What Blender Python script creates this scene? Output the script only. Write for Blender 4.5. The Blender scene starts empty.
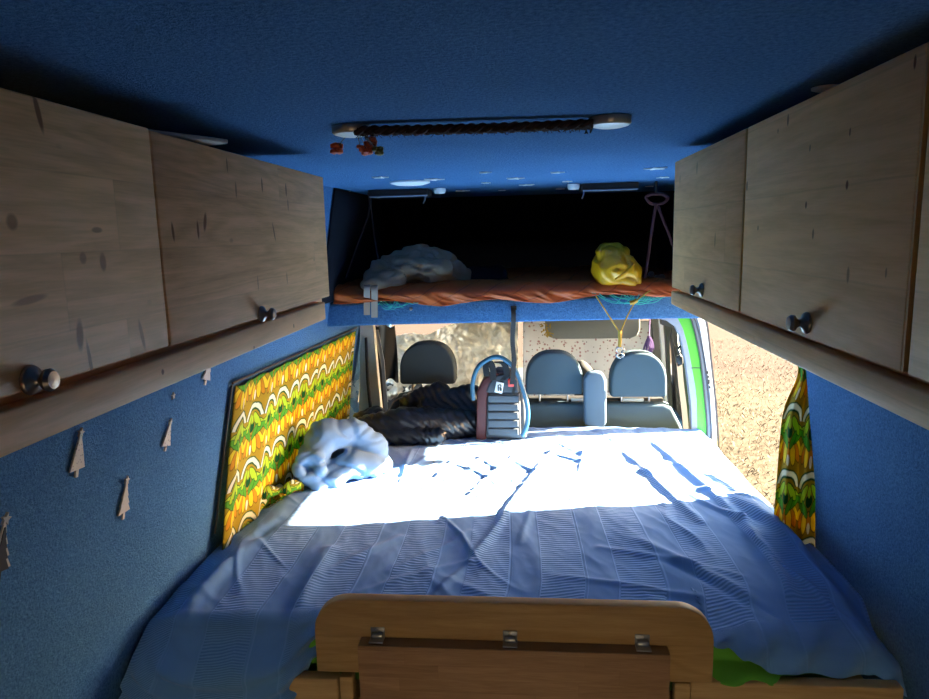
import bpy, bmesh, math, random
from mathutils import Vector, Matrix, noise
from mathutils.geometry import intersect_point_line
random.seed(7)
SC = bpy.context.scene
COL = SC.collection
R = math.radians

# ---------------------------------------------------------------- camera
F, W, H = 690., 929, 699
VX, VY, ROLL = 527., 233., R(1.4)
CAM = Vector((0, 0, 1.5))
cr, sr = math.cos(ROLL), math.sin(ROLL)
def unroll(px, py):
    x, y = px - W/2, -(py - H/2)
    return cr*x + sr*y, -sr*x + cr*y
def basis(psi, th):
    f = Vector((-math.sin(psi)*math.cos(th), math.cos(psi)*math.cos(th), math.sin(th)))
    r = Vector((math.cos(psi), math.sin(psi), 0))
    return r, r.cross(f), f
vx, vy = unroll(VX, VY)
psi, th = .09, -.16
for _ in range(60):
    r_, u_, f_ = basis(psi, th)
    psi += (vx - F*r_.y/f_.y)/F
    th -= (vy - F*u_.y/f_.y)/F
CR, CU, CF = basis(psi, th)
def P(px, py, X=None, Y=None, Z=None):
    """where the line of sight through a photo pixel meets a plane of the van"""
    x, y = unroll(px, py)
    d = CR*x + CU*y + CF*F
    if X is not None: t = (X - CAM.x)/d.x
    elif Y is not None: t = (Y - CAM.y)/d.y
    else: t = (Z - CAM.z)/d.z
    return CAM + d*t
cam = bpy.data.cameras.new('camera'); co = bpy.data.objects.new('camera', cam); COL.objects.link(co)
X_, Y_ = CR*cr - CU*(-sr)*-1, None
ax = CR*cr + CU*sr*1.0
# image content is turned counter-clockwise by ROLL, so the camera is turned clockwise
right = CR*cr - CU*sr
up = CR*sr + CU*cr
def _chk(rt, u):
    d = Vector((0, 1, 0)); return W/2 + F*d.dot(rt)/d.dot(CF), H/2 - F*d.dot(u)/d.dot(CF)
if abs(_chk(right, up)[0] - VX) > 1:
    right = CR*cr + CU*sr; up = CU*cr - CR*sr
M = Matrix((right, up, -CF)).transposed().to_4x4(); M.translation = CAM
co.matrix_world = M
cam.sensor_width = 36; cam.lens = F/W*36; cam.clip_start = .02
SC.camera = co

# ---------------------------------------------------------------- object helpers
OFF = {}
def link(name, me, mat, parent=None, smooth=True):
    o = bpy.data.objects.new(name, me); COL.objects.link(o)
    if mat is not None:
        me.materials.append(mat)
    if parent is not None:
        off = OFF.get(parent.name, Vector((0, 0, 0)))
        me.transform(Matrix.Translation(-off)); o.parent = parent; OFF[o.name] = off
    for p in me.polygons: p.use_smooth = smooth
    return o
def obj(name, bm, mat, parent=None, smooth=True, bevel=0, seg=2, recalc=True):
    if recalc: bmesh.ops.recalc_face_normals(bm, faces=bm.faces[:])
    me = bpy.data.meshes.new(name); bm.to_mesh(me); bm.free()
    o = link(name, me, mat, parent, smooth)
    if bevel:
        m = o.modifiers.new('bevel', 'BEVEL'); m.width = bevel; m.segments = seg; m.limit_method = 'ANGLE'; m.angle_limit = R(40)
    if smooth:
        try:
            me.set_sharp_from_angle(angle=R(45)) if not bevel else None
        except Exception: pass
    return o
def thing(name, label, cat, loc=(0, 0, 0), group=None):
    o = bpy.data.objects.new(name, None); COL.objects.link(o); o.location = loc; o.empty_display_size = .05
    o['label'] = label; o['category'] = cat; OFF[o.name] = Vector(loc)
    if group: o['group'] = group
    return o
def tag(o, label, cat, group=None, kind=None):
    o['label'] = label; o['category'] = cat
    if group: o['group'] = group
    if kind: o['kind'] = kind
    return o
def struct(o, label=None):
    o['kind'] = 'structure'
    if label: o['label'] = label
    return o
def add_box(bm, lo, hi, rot=None, piv=None):
    lo, hi = Vector(lo), Vector(hi)
    vs = [bm.verts.new((x, y, z)) for x in (lo.x, hi.x) for y in (lo.y, hi.y) for z in (lo.z, hi.z)]
    for f in ((0,1,3,2),(4,6,7,5),(0,4,5,1),(2,3,7,6),(0,2,6,4),(1,5,7,3)):
        bm.faces.new([vs[i] for i in f])
    if rot is not None:
        bmesh.ops.rotate(bm, verts=vs, cent=piv or (lo+hi)/2, matrix=rot)
    return vs
def boxo(name, lo, hi, mat, parent=None, bevel=.003, rot=None, piv=None, seg=2):
    bm = bmesh.new(); add_box(bm, lo, hi, rot, piv)
    return obj(name, bm, mat, parent, bevel=bevel, seg=seg)
def spline(pts, n=8):
    pts = [Vector(p) for p in pts]
    if len(pts) < 3: return pts
    out = []
    for i in range(len(pts)-1):
        p0 = pts[max(i-1, 0)]; p1 = pts[i]; p2 = pts[i+1]; p3 = pts[min(i+2, len(pts)-1)]
        for k in range(n):
            t = k/n
            out.append(.5*((2*p1)+(-p0+p2)*t+(2*p0-5*p1+4*p2-p3)*t*t+(-p0+3*p1-3*p2+p3)*t**3))
    out.append(pts[-1]); return out
def add_tube(bm, pts, r, seg=8, ry=None, upv=None, caps=True):
    """tube through pts; r a number or a list; ry squashes it (flat strap)"""
    n = len(pts); pts = [Vector(p) for p in pts]
    rs = r if isinstance(r, (list, tuple)) else [r]*n
    rings = []; prev = None
    for i, p in enumerate(pts):
        t = (pts[min(i+1, n-1)] - pts[max(i-1, 0)])
        if t.length < 1e-9: t = Vector((0, 0, 1))
        t.normalize()
        a = Vector(upv) if upv is not None else (prev if prev is not None else (Vector((0,0,1)) if abs(t.z) < .9 else Vector((1,0,0))))
        a = (a - t*a.dot(t))
        if a.length < 1e-6: a = t.orthogonal()
        a.normalize(); prev = a; b = t.cross(a)
        q = ry if ry is not None else rs[i]
        rings.append([bm.verts.new(p + a*rs[i]*math.cos(2*math.pi*k/seg) + b*q*math.sin(2*math.pi*k/seg)) for k in range(seg)])
    for i in range(n-1):
        for k in range(seg):
            bm.faces.new((rings[i][k], rings[i][(k+1) % seg], rings[i+1][(k+1) % seg], rings[i+1][k]))
    if caps:
        bm.faces.new(rings[0][::-1]); bm.faces.new(rings[-1])
def tubeo(name, pts, r, mat, parent=None, seg=8, ry=None, upv=None, n=8):
    bm = bmesh.new(); add_tube(bm, spline(pts, n), r, seg, ry, upv)
    return obj(name, bm, mat, parent)
def add_strap(bm, pts, w, t, wdir):
    """flat band along pts, wide along wdir"""
    pts = [Vector(p) for p in pts]; wd = Vector(wdir).normalized(); n = len(pts); rings = []
    for i, p in enumerate(pts):
        tan = (pts[min(i+1, n-1)] - pts[max(i-1, 0)]).normalized(); nn = tan.cross(wd).normalized()
        rings.append([bm.verts.new(p + wd*a*w/2 + nn*b*t/2) for a, b in ((-1,-1),(1,-1),(1,1),(-1,1))])
    for i in range(n-1):
        for k in range(4): bm.faces.new((rings[i][k], rings[i][(k+1)%4], rings[i+1][(k+1)%4], rings[i+1][k]))
    bm.faces.new(rings[0][::-1]); bm.faces.new(rings[-1])
def add_prism(bm, poly, d):
    d = Vector(d); a = [bm.verts.new(p) for p in poly]; b = [bm.verts.new(Vector(p)+d) for p in poly]; n = len(a)
    bm.faces.new(a); bm.faces.new(b[::-1])
    for i in range(n): bm.faces.new((a[i], b[i], b[(i+1)%n], a[(i+1)%n]))
def prismo(name, poly, d, mat, parent=None, bevel=0, smooth=True, seg=2):
    bm = bmesh.new(); add_prism(bm, poly, d)
    return obj(name, bm, mat, parent, bevel=bevel, smooth=smooth, seg=seg)
def add_lathe(bm, prof, c, axis=(0,0,1), seg=24):
    c = Vector(c); ax = Vector(axis).normalized(); a = ax.orthogonal().normalized(); b = ax.cross(a); rings = []
    for (rr, h) in prof:
        if rr < 1e-6: rings.append([bm.verts.new(c+ax*h)])
        else: rings.append([bm.verts.new(c+ax*h+(a*math.cos(2*math.pi*k/seg)+b*math.sin(2*math.pi*k/seg))*rr) for k in range(seg)])
    for A, B in zip(rings[:-1], rings[1:]):
        for k in range(seg):
            q = [A[k % len(A)], A[(k+1) % len(A)], B[(k+1) % len(B)], B[k % len(B)]]
            q2 = []
            for v in q:
                if v not in q2: q2.append(v)
            if len(q2) > 2: bm.faces.new(q2)
    if len(rings[0]) > 1: bm.faces.new(rings[0][::-1])
    if len(rings[-1]) > 1: bm.faces.new(rings[-1])
def latheo(name, prof, c, axis, mat, parent=None, seg=24):
    bm = bmesh.new(); add_lathe(bm, prof, c, axis, seg); return obj(name, bm, mat, parent)
def grido(name, fn, nu, nv, mat, parent=None, thick=0, uv=(1, 1), offset=0):
    """cloth: fn(u,v) -> point; uv scale in metres"""
    me = bpy.data.meshes.new(name); vs = []; us = []
    for j in range(nv+1):
        for i in range(nu+1):
            vs.append(fn(i/nu, j/nv)); us.append((i/nu*uv[0], j/nv*uv[1]))
    fs = [(j*(nu+1)+i, j*(nu+1)+i+1, (j+1)*(nu+1)+i+1, (j+1)*(nu+1)+i) for j in range(nv) for i in range(nu)]
    me.from_pydata([tuple(v) for v in vs], [], fs)
    l = me.uv_layers.new(name='UVMap')
    for p in me.polygons:
        for li in p.loop_indices: l.data[li].uv = us[me.loops[li].vertex_index]
    o = link(name, me, mat, parent)
    if thick:
        m = o.modifiers.new('solid', 'SOLIDIFY'); m.thickness = thick; m.offset = offset
    return o
def lump(name, caps, mat, parent=None, voxel=.012, smooth=6, disp=None, sub=0):
    """a bundle: capsules (p, q, r0, r1) melted into one skin, then wrinkled by disp(co, normal) -> offset"""
    bm = bmesh.new()
    for c in caps:
        if c[0] == 'torus':
            _, ce, axis, R0, r0 = c; ce = Vector(ce); ax = Vector(axis).normalized(); a = ax.orthogonal().normalized(); b = ax.cross(a)
            ring = [ce+(a*math.cos(t*2*math.pi/20)+b*math.sin(t*2*math.pi/20))*R0 for t in range(20)]
            prev = None; rings = []
            for t in range(20):
                rad = (ring[t]-ce).normalized()
                rings.append([bm.verts.new(ring[t]+rad*r0*math.cos(k*2*math.pi/10)+ax*r0*math.sin(k*2*math.pi/10)) for k in range(10)])
            for t in range(20):
                for k in range(10): bm.faces.new((rings[t][k], rings[t][(k+1)%10], rings[(t+1)%20][(k+1)%10], rings[(t+1)%20][k]))
            continue
        p, q, a, b = Vector(c[0]), Vector(c[1]), c[2], c[3]
        n = max(2, int((q-p).length/(min(a, b)*.4))+1)
        for i in range(n+1):
            t = i/n; rr = a+(b-a)*t
            sc = c[4] if len(c) > 4 else (1, 1, 1)
            bmesh.ops.create_icosphere(bm, subdivisions=2, radius=rr, matrix=Matrix.Translation(p.lerp(q, t)) @ Matrix.Diagonal((*sc, 1)))
    me = bpy.data.meshes.new(name); bm.to_mesh(me); bm.free()
    o = bpy.data.objects.new(name+'_t', me); COL.objects.link(o)
    m = o.modifiers.new('r', 'REMESH'); m.mode = 'VOXEL'; m.voxel_size = voxel
    m = o.modifiers.new('s', 'SMOOTH'); m.iterations = smooth; m.factor = .5
    if sub:
        m = o.modifiers.new('u', 'SUBSURF'); m.levels = sub; m.render_levels = sub
    dg = bpy.context.evaluated_depsgraph_get(); dg.update()
    me2 = bpy.data.meshes.new_from_object(o.evaluated_get(dg)); me2.name = name
    bpy.data.objects.remove(o); bpy.data.meshes.remove(me)
    if disp:
        ns = [v.normal.copy() for v in me2.vertices]
        for v, nn in zip(me2.vertices, ns):
            d = disp(v.co, nn)
            v.co = v.co + (d if isinstance(d, Vector) else nn*d)
    me2.materials.clear()
    return link(name, me2, mat, parent)
def fbm(p, s=1., o=3):
    p = Vector(p)*s; v = 0; a = 1
    for _ in range(o): v += a*noise.noise(p); p = p*2.03; a *= .5
    return v
def ridge(p, s=1., o=3):
    p = Vector(p)*s; v = 0; a = 1
    for _ in range(o): v += a*(1-2*abs(noise.noise(p))); p = p*1.97+Vector((3.1, 1.7, 5.2)); a *= .5
    return v
def sstep(a, b, x):
    t = max(0, min(1, (x-a)/(b-a))); return t*t*(3-2*t)
def lerp_tab(x, tab):
    if x <= tab[0][0]: return tab[0][1]
    for (a, b), (c, d) in zip(tab, tab[1:]):
        if x <= c:
            return b+(d-b)*sstep(0, 1, (x-a)/(c-a))
    return tab[-1][1]

# ---------------------------------------------------------------- materials
class N:
    """tiny expression builder over math nodes"""
    def __init__(s, nt, sock): s.nt, s.s = nt, sock
    def op(s, o, *a):
        n = s.nt.nodes.new('ShaderNodeMath'); n.operation = o
        for i, v in enumerate((s,)+a):
            if isinstance(v, N): s.nt.links.new(v.s, n.inputs[i])
            else: n.inputs[i].default_value = v
        return N(s.nt, n.outputs[0])
    def __add__(s, b): return s.op('ADD', b)
    __radd__ = __add__
    def __mul__(s, b): return s.op('MULTIPLY', b)
    __rmul__ = __mul__
    def __sub__(s, b): return s.op('SUBTRACT', b)
    def __rsub__(s, b): return (s*-1)+b
    def __truediv__(s, b): return s.op('DIVIDE', b)
    def clamp(s): 
        r = s.op('ADD', 0.); r.s.node.use_clamp = True; return r
    def floor(s): return s.op('FLOOR')
    def fract(s): return s.op('FRACT')
    def abs(s): return s.op('ABSOLUTE')
    def sqrt(s): return s.op('SQRT')
    def sin(s): return s.op('SINE')
    def gt(s, b): return s.op('GREATER_THAN', b)
    def lt(s, b): return s.op('LESS_THAN', b)
    def max(s, b): return s.op('MAXIMUM', b)
    def min(s, b): return s.op('MINIMUM', b)
class Mat:
    def __init__(s, name, col=(.5, .5, .5), rough=.6, metal=0., spec=.5, trans=None):
        s.m = bpy.data.materials.new(name); s.m.use_nodes = True; s.nt = s.m.node_tree
        s.b = s.nt.nodes['Principled BSDF']; s.set('Base Color', (*col, 1)); s.set('Roughness', rough); s.set('Metallic', metal)
        s.set('Specular IOR Level', spec)
    def set(s, k, v): s.b.inputs[k].default_value = v
    def node(s, t, **kw):
        n = s.nt.nodes.new(t)
        for k, v in kw.items(): setattr(n, k, v)
        return n
    def link(s, a, b): s.nt.links.new(a, b)
    def pos(s):
        g = s.node('ShaderNodeNewGeometry'); return g.outputs['Position']
    def uv(s):
        return s.node('ShaderNodeTexCoord').outputs['UV']
    def xyz(s, vec):
        n = s.node('ShaderNodeSeparateXYZ'); s.link(vec, n.inputs[0]); return [N(s.nt, o) for o in n.outputs]
    def comb(s, x, y, z):
        n = s.node('ShaderNodeCombineXYZ')
        for i, v in enumerate((x, y, z)):
            if isinstance(v, N): s.link(v.s, n.inputs[i])
            else: n.inputs[i].default_value = v
        return n.outputs[0]
    def noise(s, vec, scale, detail=3, rough=.55, dist=0):
        n = s.node('ShaderNodeTexNoise'); s.link(vec, n.inputs['Vector'])
        n.inputs['Scale'].default_value = scale; n.inputs['Detail'].default_value = detail; n.inputs['Roughness'].default_value = rough; n.inputs['Distortion'].default_value = dist
        return N(s.nt, n.outputs['Fac'])
    def mapping(s, vec, sc):
        n = s.node('ShaderNodeMapping'); s.link(vec, n.inputs[0]); n.inputs['Scale'].default_value = sc; return n.outputs[0]
    def mix(s, fac, a, b):
        n = s.node('ShaderNodeMix', data_type='RGBA')
        if isinstance(fac, N): s.link(fac.s, n.inputs[0])
        else: n.inputs[0].default_value = fac
        for k, v in ((6, a), (7, b)):
            if isinstance(v, tuple): n.inputs[k].default_value = (*v, 1)
            else: s.link(v, n.inputs[k])
        return n.outputs[2]
    def ramp(s, fac, stops):
        n = s.node('ShaderNodeValToRGB'); s.link(fac.s, n.inputs[0]); e = n.color_ramp.elements
        while len(e) < len(stops): e.new(.5)
        for el, (p, c) in zip(e, stops): el.position = p; el.color = (*c, 1)
        return n.outputs[0]
    def color(s, sock): s.link(sock, s.b.inputs['Base Color'])
    def bump(s, h, strength=.3, dist=.01):
        n = s.node('ShaderNodeBump'); n.inputs['Strength'].default_value = strength; n.inputs['Distance'].default_value = dist
        s.link(h.s, n.inputs['Height']); s.link(n.outputs[0], s.b.inputs['Normal'])
    def translucent(s, fac, colsock=None, col=(.8, .8, .8)):
        t = s.node('ShaderNodeBsdfTranslucent'); mx = s.node('ShaderNodeMixShader'); mx.inputs[0].default_value = fac
        if colsock: s.link(colsock, t.inputs[0])
        else: t.inputs[0].default_value = (*col, 1)
        out = s.nt.nodes['Material Output']
        s.link(s.b.outputs[0], mx.inputs[1]); s.link(t.outputs[0], mx.inputs[2]); s.link(mx.outputs[0], out.inputs[0])
def ell(x, y, cx, cy, rx, ry, ang=0, soft=8.):
    c, sn = math.cos(ang), math.sin(ang)
    a = (x-cx)*(c/rx)+(y-cy)*(sn/rx); b = (x-cx)*(-sn/ry)+(y-cy)*(c/ry)
    return ((1.-(a*a+b*b).sqrt())*soft).clamp()
def plain(name, col, rough=.6, metal=0., nscale=0, namp=.15, bump=0, spec=.5):
    m = Mat(name, col, rough, metal, spec)
    if nscale:
        n = m.noise(m.pos(), nscale, 4)
        m.color(m.mix(n, tuple(c*(1-namp) for c in col), tuple(min(1, c*(1+namp)) for c in col)))
        if bump: m.bump(n, bump, .01)
    return m.m
def carpet(name, a, b):
    m = Mat(name, a, .95, spec=.1); p = m.pos()
    n = m.noise(p, 150, 3, .8); n2 = m.noise(p, 5, 3); n = ((n-.5)*3.2+.5).clamp()
    m.color(m.mix((n*.85+n2*.3-.05).clamp(), a, b)); m.bump(n, .7, .005); return m.m
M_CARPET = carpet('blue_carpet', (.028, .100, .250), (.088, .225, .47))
M_NAVYSHADE = carpet('navy_shade_cloth', (.006, .008, .014), (.014, .018, .03))  # cavity's unlit darkness as a colour; also the dark bundle's own cloth

def wood(name, light, dark, knots=(), axis=1, plank=.09, plank2=1.1, knotc=(.19, .06, .014), grain=1., seed=0, knotsize=1., hue=.0, ends=True):
    """pine board glued from planks; grain runs along axis (0 x, 1 y, 2 z), planks stack across"""
    m = Mat(name, light, .55, spec=.3); p = m.pos(); x, y, z = m.xyz(p)
    al, ac = ((x, z), (y, z), (z, x))[axis]
    pid = ((ac+seed*.013)/plank).floor()
    wn = m.node('ShaderNodeTexWhiteNoise'); m.link(m.comb(pid*1.37+seed, 0., 0.), wn.inputs['Vector']); r1 = N(m.nt, wn.outputs['Value'])
    pid2 = ((al+r1*plank2)/plank2).floor()
    wn2 = m.node('ShaderNodeTexWhiteNoise'); m.link(m.comb(pid*1.37+seed, pid2*2.11, 0.), wn2.inputs['Vector']); r2 = N(m.nt, wn2.outputs['Value'])
    gv = m.comb(al*1.6+r2*9., ac*26.+r2*31., (x+y+z)*2.)
    g = m.noise(gv, 1.6, 4, .6, .6); fine = m.noise(m.comb(al*14., ac*420., (x-y)*20.), 1., 2)
    big = m.noise(m.comb(al*.9+r2*5., ac*9.+r2*13., 0.), 1.3, 2, .5, 1.2)
    rings = ((big*44.).sin()*.5+.5)
    f = ((g-.5)*1.5+.42+(rings-.5)*.34*grain+(fine-.5)*.75+(r2-.5)*.40).clamp()
    c = m.mix(f, light, dark)
    seam = (((ac+seed*.013)/plank).fract()-.5).abs().gt(.488)
    c = m.mix(seam*.14, c, tuple(k*.45 for k in dark))
    if ends:
        s2 = (((al+r1*plank2)/plank2).fract()-.5).abs().gt(.4985)
        c = m.mix(s2*.12, c, tuple(k*.4 for k in dark))
    # small natural knots
    v = m.node('ShaderNodeTexVoronoi'); m.link(m.comb(al*7., ac*13., r2*3.), v.inputs['Vector']); v.inputs['Scale'].default_value = 1.
    vd = N(m.nt, v.outputs['Distance']); vc = m.xyz(v.outputs['Color'])[0]
    kn = ((.09-vd)*16.).clamp()*vc.lt(.26)
    c = m.mix(kn*.75*knotsize, c, knotc)
    for (ka, kc, ra, rc, st, an) in knots:
        k = ell(al, ac, ka, kc, ra*.6, rc*.8, an, 2.6)
        c = m.mix((k*(st*1.2)).clamp(), c, knotc)
    m.color(c); m.bump(g+fine*.5, .12, .004)
    return m.m
def kn(pxs, **pl):
    """knots given as the spot on the board plane"""
    out = []
    for (px, py, ra, rc, st, an) in pxs:
        q = P(px, py, **pl); out.append((q.y, q.z, ra, rc, st, an))
    return out
XL, XR = -.5, .37
KL = kn([(38,112,.008,.030,.75,.2),(83,258,.012,.010,.5,0),(103,262,.012,.016,.6,0),(80,335,.012,.026,.75,-.1),(142,335,.008,.03,.6,.2),(90,360,.006,.035,.7,.1),(97,230,.02,.005,.5,0),(30,300,.05,.006,.5,.1),
         (173,232,.007,.020,.75,.1),(198,230,.007,.02,.75,0),(205,222,.010,.022,.7,-.3),(227,165,.005,.018,.6,0),(262,185,.007,.02,.7,0),(286,190,.008,.020,.7,0),(288,205,.006,.018,.6,0),(236,190,.007,.02,.5,0),(274,232,.006,.028,.7,.3),(287,278,.005,.018,.6,0),(258,283,.005,.02,.5,0),(12,222,.015,.012,.5,0)], X=XL)
KR = kn([(680,180,.005,.018,.6,0),(697,168,.006,.020,.7,0),(715,240,.006,.022,.6,0),(747,186,.007,.012,.8,0),(788,120,.007,.012,.7,0),(810,148,.004,.007,.7,0),(847,185,.007,.008,.8,0),(806,205,.006,.007,.8,0),(848,275,.007,.014,.5,0),(758,228,.005,.006,.7,0),(813,234,.006,.010,.6,0),(915,62,.005,.010,.8,0),(850,132,.004,.007,.8,0),(886,273,.004,.008,.5,0),(778,131,.004,.005,.7,0)], X=XR)
M_PINEL = wood('pine_left_doors', (.92, .53, .25), (.58, .30, .12), KL, 1, .085, .9, seed=3, grain=.9)
M_PINER = wood('pine_right_doors', (.95, .585, .265), (.70, .385, .15), KR, 1, .11, 1.4, seed=8, grain=.7)
M_PINEF = wood('pine_fascia', (.86, .50, .24), (.60, .33, .145), kn([(86,428,.008,.006,.9,0),(100,424,.010,.008,.6,0),(160,372,.007,.006,.8,0),(252,348,.006,.006,.8,0),(292,326,.006,.007,.8,0)], X=XL), 1, .3, 3., seed=5)
M_PINEX = wood('pine_frame_board', (.54, .335, .15), (.37, .205, .08), [], 0, .2, 4., seed=4)
M_PINEE = plain('pine_edge', (.55, .30, .09), .5, 0, 60)
M_BUTCH = wood('butcher_block', (.45, .25, .135), (.25, .125, .062), [], 0, .034, .42, seed=11, grain=.4, knotsize=.5)
M_BUTCHE = plain('butcher_edge', (.22, .12, .06), .5, 0, 40)
M_DARKWOOD = plain('dark_gap_wood', (.05, .032, .02), .7, 0, 30)
M_NICKEL = plain('brushed_nickel', (.34, .30, .27), .3, 1.)
M_STEEL = plain('satin_steel', (.55, .5, .45), .28, 1.)
M_HINGE = plain('hinge_steel', (.30, .30, .31), .38, .9)
M_LENS = plain('lamp_lens', (.80, .86, .9), .35)
M_WHITE = plain('white_paint', (.8, .8, .8), .35, 0, 20, .04)
M_GREEN = plain('green_paint', (.07, .40, .035), .35, 0, 15, .06)
M_SEAL = plain('rubber_seal', (.035, .04, .055), .6)
M_SEALG = plain('grey_seal', (.16, .19, .24), .5)
M_GREYTRIM = plain('grey_trim_plastic', (.22, .26, .33), .5, 0, 80, .1)
M_LIGHTTRIM = plain('pale_trim_plastic', (.52, .57, .58), .6, 0, 40, .1)
M_BLACKP = plain('black_plastic', (.02, .02, .022), .5, 0, 90, .2)
M_BLACKF = plain('black_fabric', (.012, .012, .014), .9, 0, 90, .2)
M_DASH = plain('dark_dash', (.04, .042, .048), .7, 0, 60, .2)
def seatmat(name, a, b):
    m = Mat(name, a, .85, spec=.25); n = m.noise(m.pos(), 420, 2, .7); n2 = m.noise(m.pos(), 12, 2)
    m.color(m.mix((n*.7+n2*.3).clamp(), a, b)); m.bump(n, .3, .003); return m.m
M_SEAT = seatmat('seat_cloth', (.034, .062, .088), (.054, .092, .122))
M_SEATD = seatmat('driver_seat_cloth', (.026, .037, .045), (.042, .058, .068))
M_ARM = seatmat('armrest_vinyl', (.068, .106, .150), (.082, .124, .172))
M_PIPING = plain('pale_piping', (.33, .32, .28), .7)

def curtain_mat():
    m = Mat('floral_curtain', (.4, .3, .03), .85, spec=.15); u, v, _ = m.xyz(m.uv())
    pu, pv = .15, .20
    cu = u/pu; x = cu.fract()-.5; y = (v/pv+.42).fract()-.5      # y runs up, one repeat per cell
    n = m.noise(m.uv(), 30, 2); x = x+(n-.5)*.05; y = y+(n-.5)*.05
    xa = x.abs()
    OC, YE, OR, LI, GR, DG, WH = (.40,.27,.02), (.78,.60,.03), (.62,.27,.015), (.45,.60,.035), (.10,.36,.03), (.010,.085,.022), (.78,.76,.60)
    c = m.mix(0., OC, OC)
    # arcs: white chevron band outlined in dark green
    for (rr, w, col) in ((.40, .095, DG), (.405, .06, WH)):
        d = ((xa-.02)*(xa-.02)*.9+(y-.05)*(y-.05)*1.3).sqrt()
        band = ((w-(d-rr).abs())*40.).clamp()*(y.gt(.17))
        c = m.mix(band, c, col)
    # big petals hanging under the burst
    for (cx, cy, rx, ry, an, col) in ((.36, -.22, .085, .22, 1.0, YE), (.30, -.30, .08, .20, .7, OR), (.16, -.30, .095, .2, .3, YE)):
        k2 = ell(xa, y, cx, cy, rx+.02, ry+.025, an, 12.); c = m.mix(k2*.7, c, (.12, .07, .01))
        c = m.mix(ell(xa, y, cx, cy, rx, ry, an, 10.), c, col)
    c = m.mix(ell(x, y, 0., -.30, .085, .19, 0, 10.), c, (.10, .06, .01)); c = m.mix(ell(x, y, 0., -.30, .07, .17, 0, 10.), c, OR)
    c = m.mix(ell(x, y, 0., -.40, .055, .095, 0, 8.), c, WH)
    # leaf burst
    for (cx, cy, rx, ry, an, col) in ((.36, .03, .24, .075, -.25, LI), (.30, -.07, .24, .065, .35, GR), (.22, .11, .22, .07, -.75, LI), (.15, -.1, .16, .06, .8, GR)):
        c = m.mix(ell(xa, y, cx, cy, rx+.02, ry+.02, an, 12.)*.8, c, DG)
        c = m.mix(ell(xa, y, cx, cy, rx, ry, an, 10.), c, col)
    c = m.mix(ell(x, y, 0., .02, .13, .10, 0, 8.), c, DG)
    c = m.mix(ell(x, y, 0., .15, .055, .09, 0, 8.), c, LI)
    m.color(c); w = m.noise(m.uv(), 900, 1); m.bump(w, .2, .002); m.translucent(.38, c); return m.m
M_CURT = curtain_mat()

def spread_mat():
    m = Mat('blue_seersucker', (.1, .2, .45), .85, spec=.15); u, v, _ = m.xyz(m.uv())
    wob = m.noise(m.uv(), 7, 2)
    lo, hi = (.080, .205, .47), (.205, .395, .74)
    band = (u/.21+.17).fract()            # alternating ribbed and plain bands across the bed
    rib = ((v/.0105+wob*1.2+u*6.).fract()-.5).abs()*2.
    ribv = ((u/.0115).fract()-.5).abs()*2.
    isr = band.lt(.55); edge = band.lt(.6)*band.gt(.55)+band.gt(.97)
    k = (rib*isr*.75+(1.-isr)*.32+edge*ribv*.3+(wob-.5)*.35).clamp()
    c = m.mix(k, lo, hi); m.color(c)
    m.bump(rib*isr+ribv*edge*.6, .45, .004)
    m.set('Sheen Weight', .15); return m.m
M_SPREAD = spread_mat()
M_DUVET = plain('pale_blue_cotton', (.125, .21, .345), .85, 0, 25, .08)
M_GSHEET = plain('green_sheet_cotton', (.10, .36, .03), .8, 0, 30, .12)
M_PUFF = plain('black_nylon', (.010, .010, .013), .30, 0, 50, .2, spec=.5)
def orange_mat():
    m = Mat('orange_nylon', (.4, .08, .012), .55); u, v, _ = m.xyz(m.uv()); n = m.noise(m.uv(), 14, 3)
    line = ((((u+v*.5+n*.03)/.145).fract()-.5).abs()*2.).gt(.93)
    c = m.mix(n, (.36, .065, .009), (.50, .105, .016)); c = m.mix(line*.6, c, (.12, .018, .006)); m.color(c); m.bump(line*-1.+n*.4, .4, .01); return m.m
M_ORANGE = orange_mat()
M_GREYCLOTH = plain('grey_olive_cotton', (.25, .195, .135), .85, 0, 22, .2)
M_STRAPG = plain('grey_webbing', (.36, .31, .26), .8, 0, 60, .15)
def drybag():
    m = Mat('yellow_pvc', (.78, .50, .012), .32); n = m.noise(m.pos(), 16, 3)
    m.color(m.mix(n, (.46, .22, .003), (.68, .36, .005))); return m.m
M_YELLOW = drybag()
M_TEAL = plain('teal_cord', (.04, .45, .42), .7)
M_YCORD = plain('yellow_cord', (.36, .23, .025), .7)
M_MAROON = plain('maroon_cord', (.055, .011, .016), .7)
M_BROWN = plain('brown_braid', (.045, .018, .014), .9, 0, 220, .5)
M_REDF = plain('orange_red_flower', (.65, .09, .025), .6, 0, 60, .4)
M_OLIVE = plain('olive_leaf', (.22, .16, .03), .7, 0, 60, .3)
M_PURPLE = plain('purple_feather', (.12, .06, .22), .7, 0, 40, .4)
M_HOSE = plain('blue_hose', (.012, .085, .155), .45)
M_BAGG = plain('grey_pack_cloth', (.042, .048, .058), .75, 0, 60, .1)
M_BAGM = plain('grey_pack_mesh', (.052, .064, .080), .7, 0, 300, .15)
M_BAGR = plain('dark_red_pack_cloth', (.06, .004, .004), .65, 0, 60, .2)
M_REDP = plain('red_plastic', (.55, .03, .02), .4)
M_LABEL = plain('white_label', (.7, .7, .68), .5)
M_INK = plain('black_ink', (.02, .02, .02), .6)
def treemat(name, a, b, sc):
    m = Mat(name, a, .7); v = m.node('ShaderNodeTexVoronoi'); m.link(m.pos(), v.inputs['Vector']); v.inputs['Scale'].default_value = sc
    d = N(m.nt, v.outputs['Distance']); m.color(m.mix(((d-.22)*14.).clamp(), b, a)); return m.m
M_TREEW = treemat('filigree_wood', (.50, .46, .41), (.20, .19, .2), 150)
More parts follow.
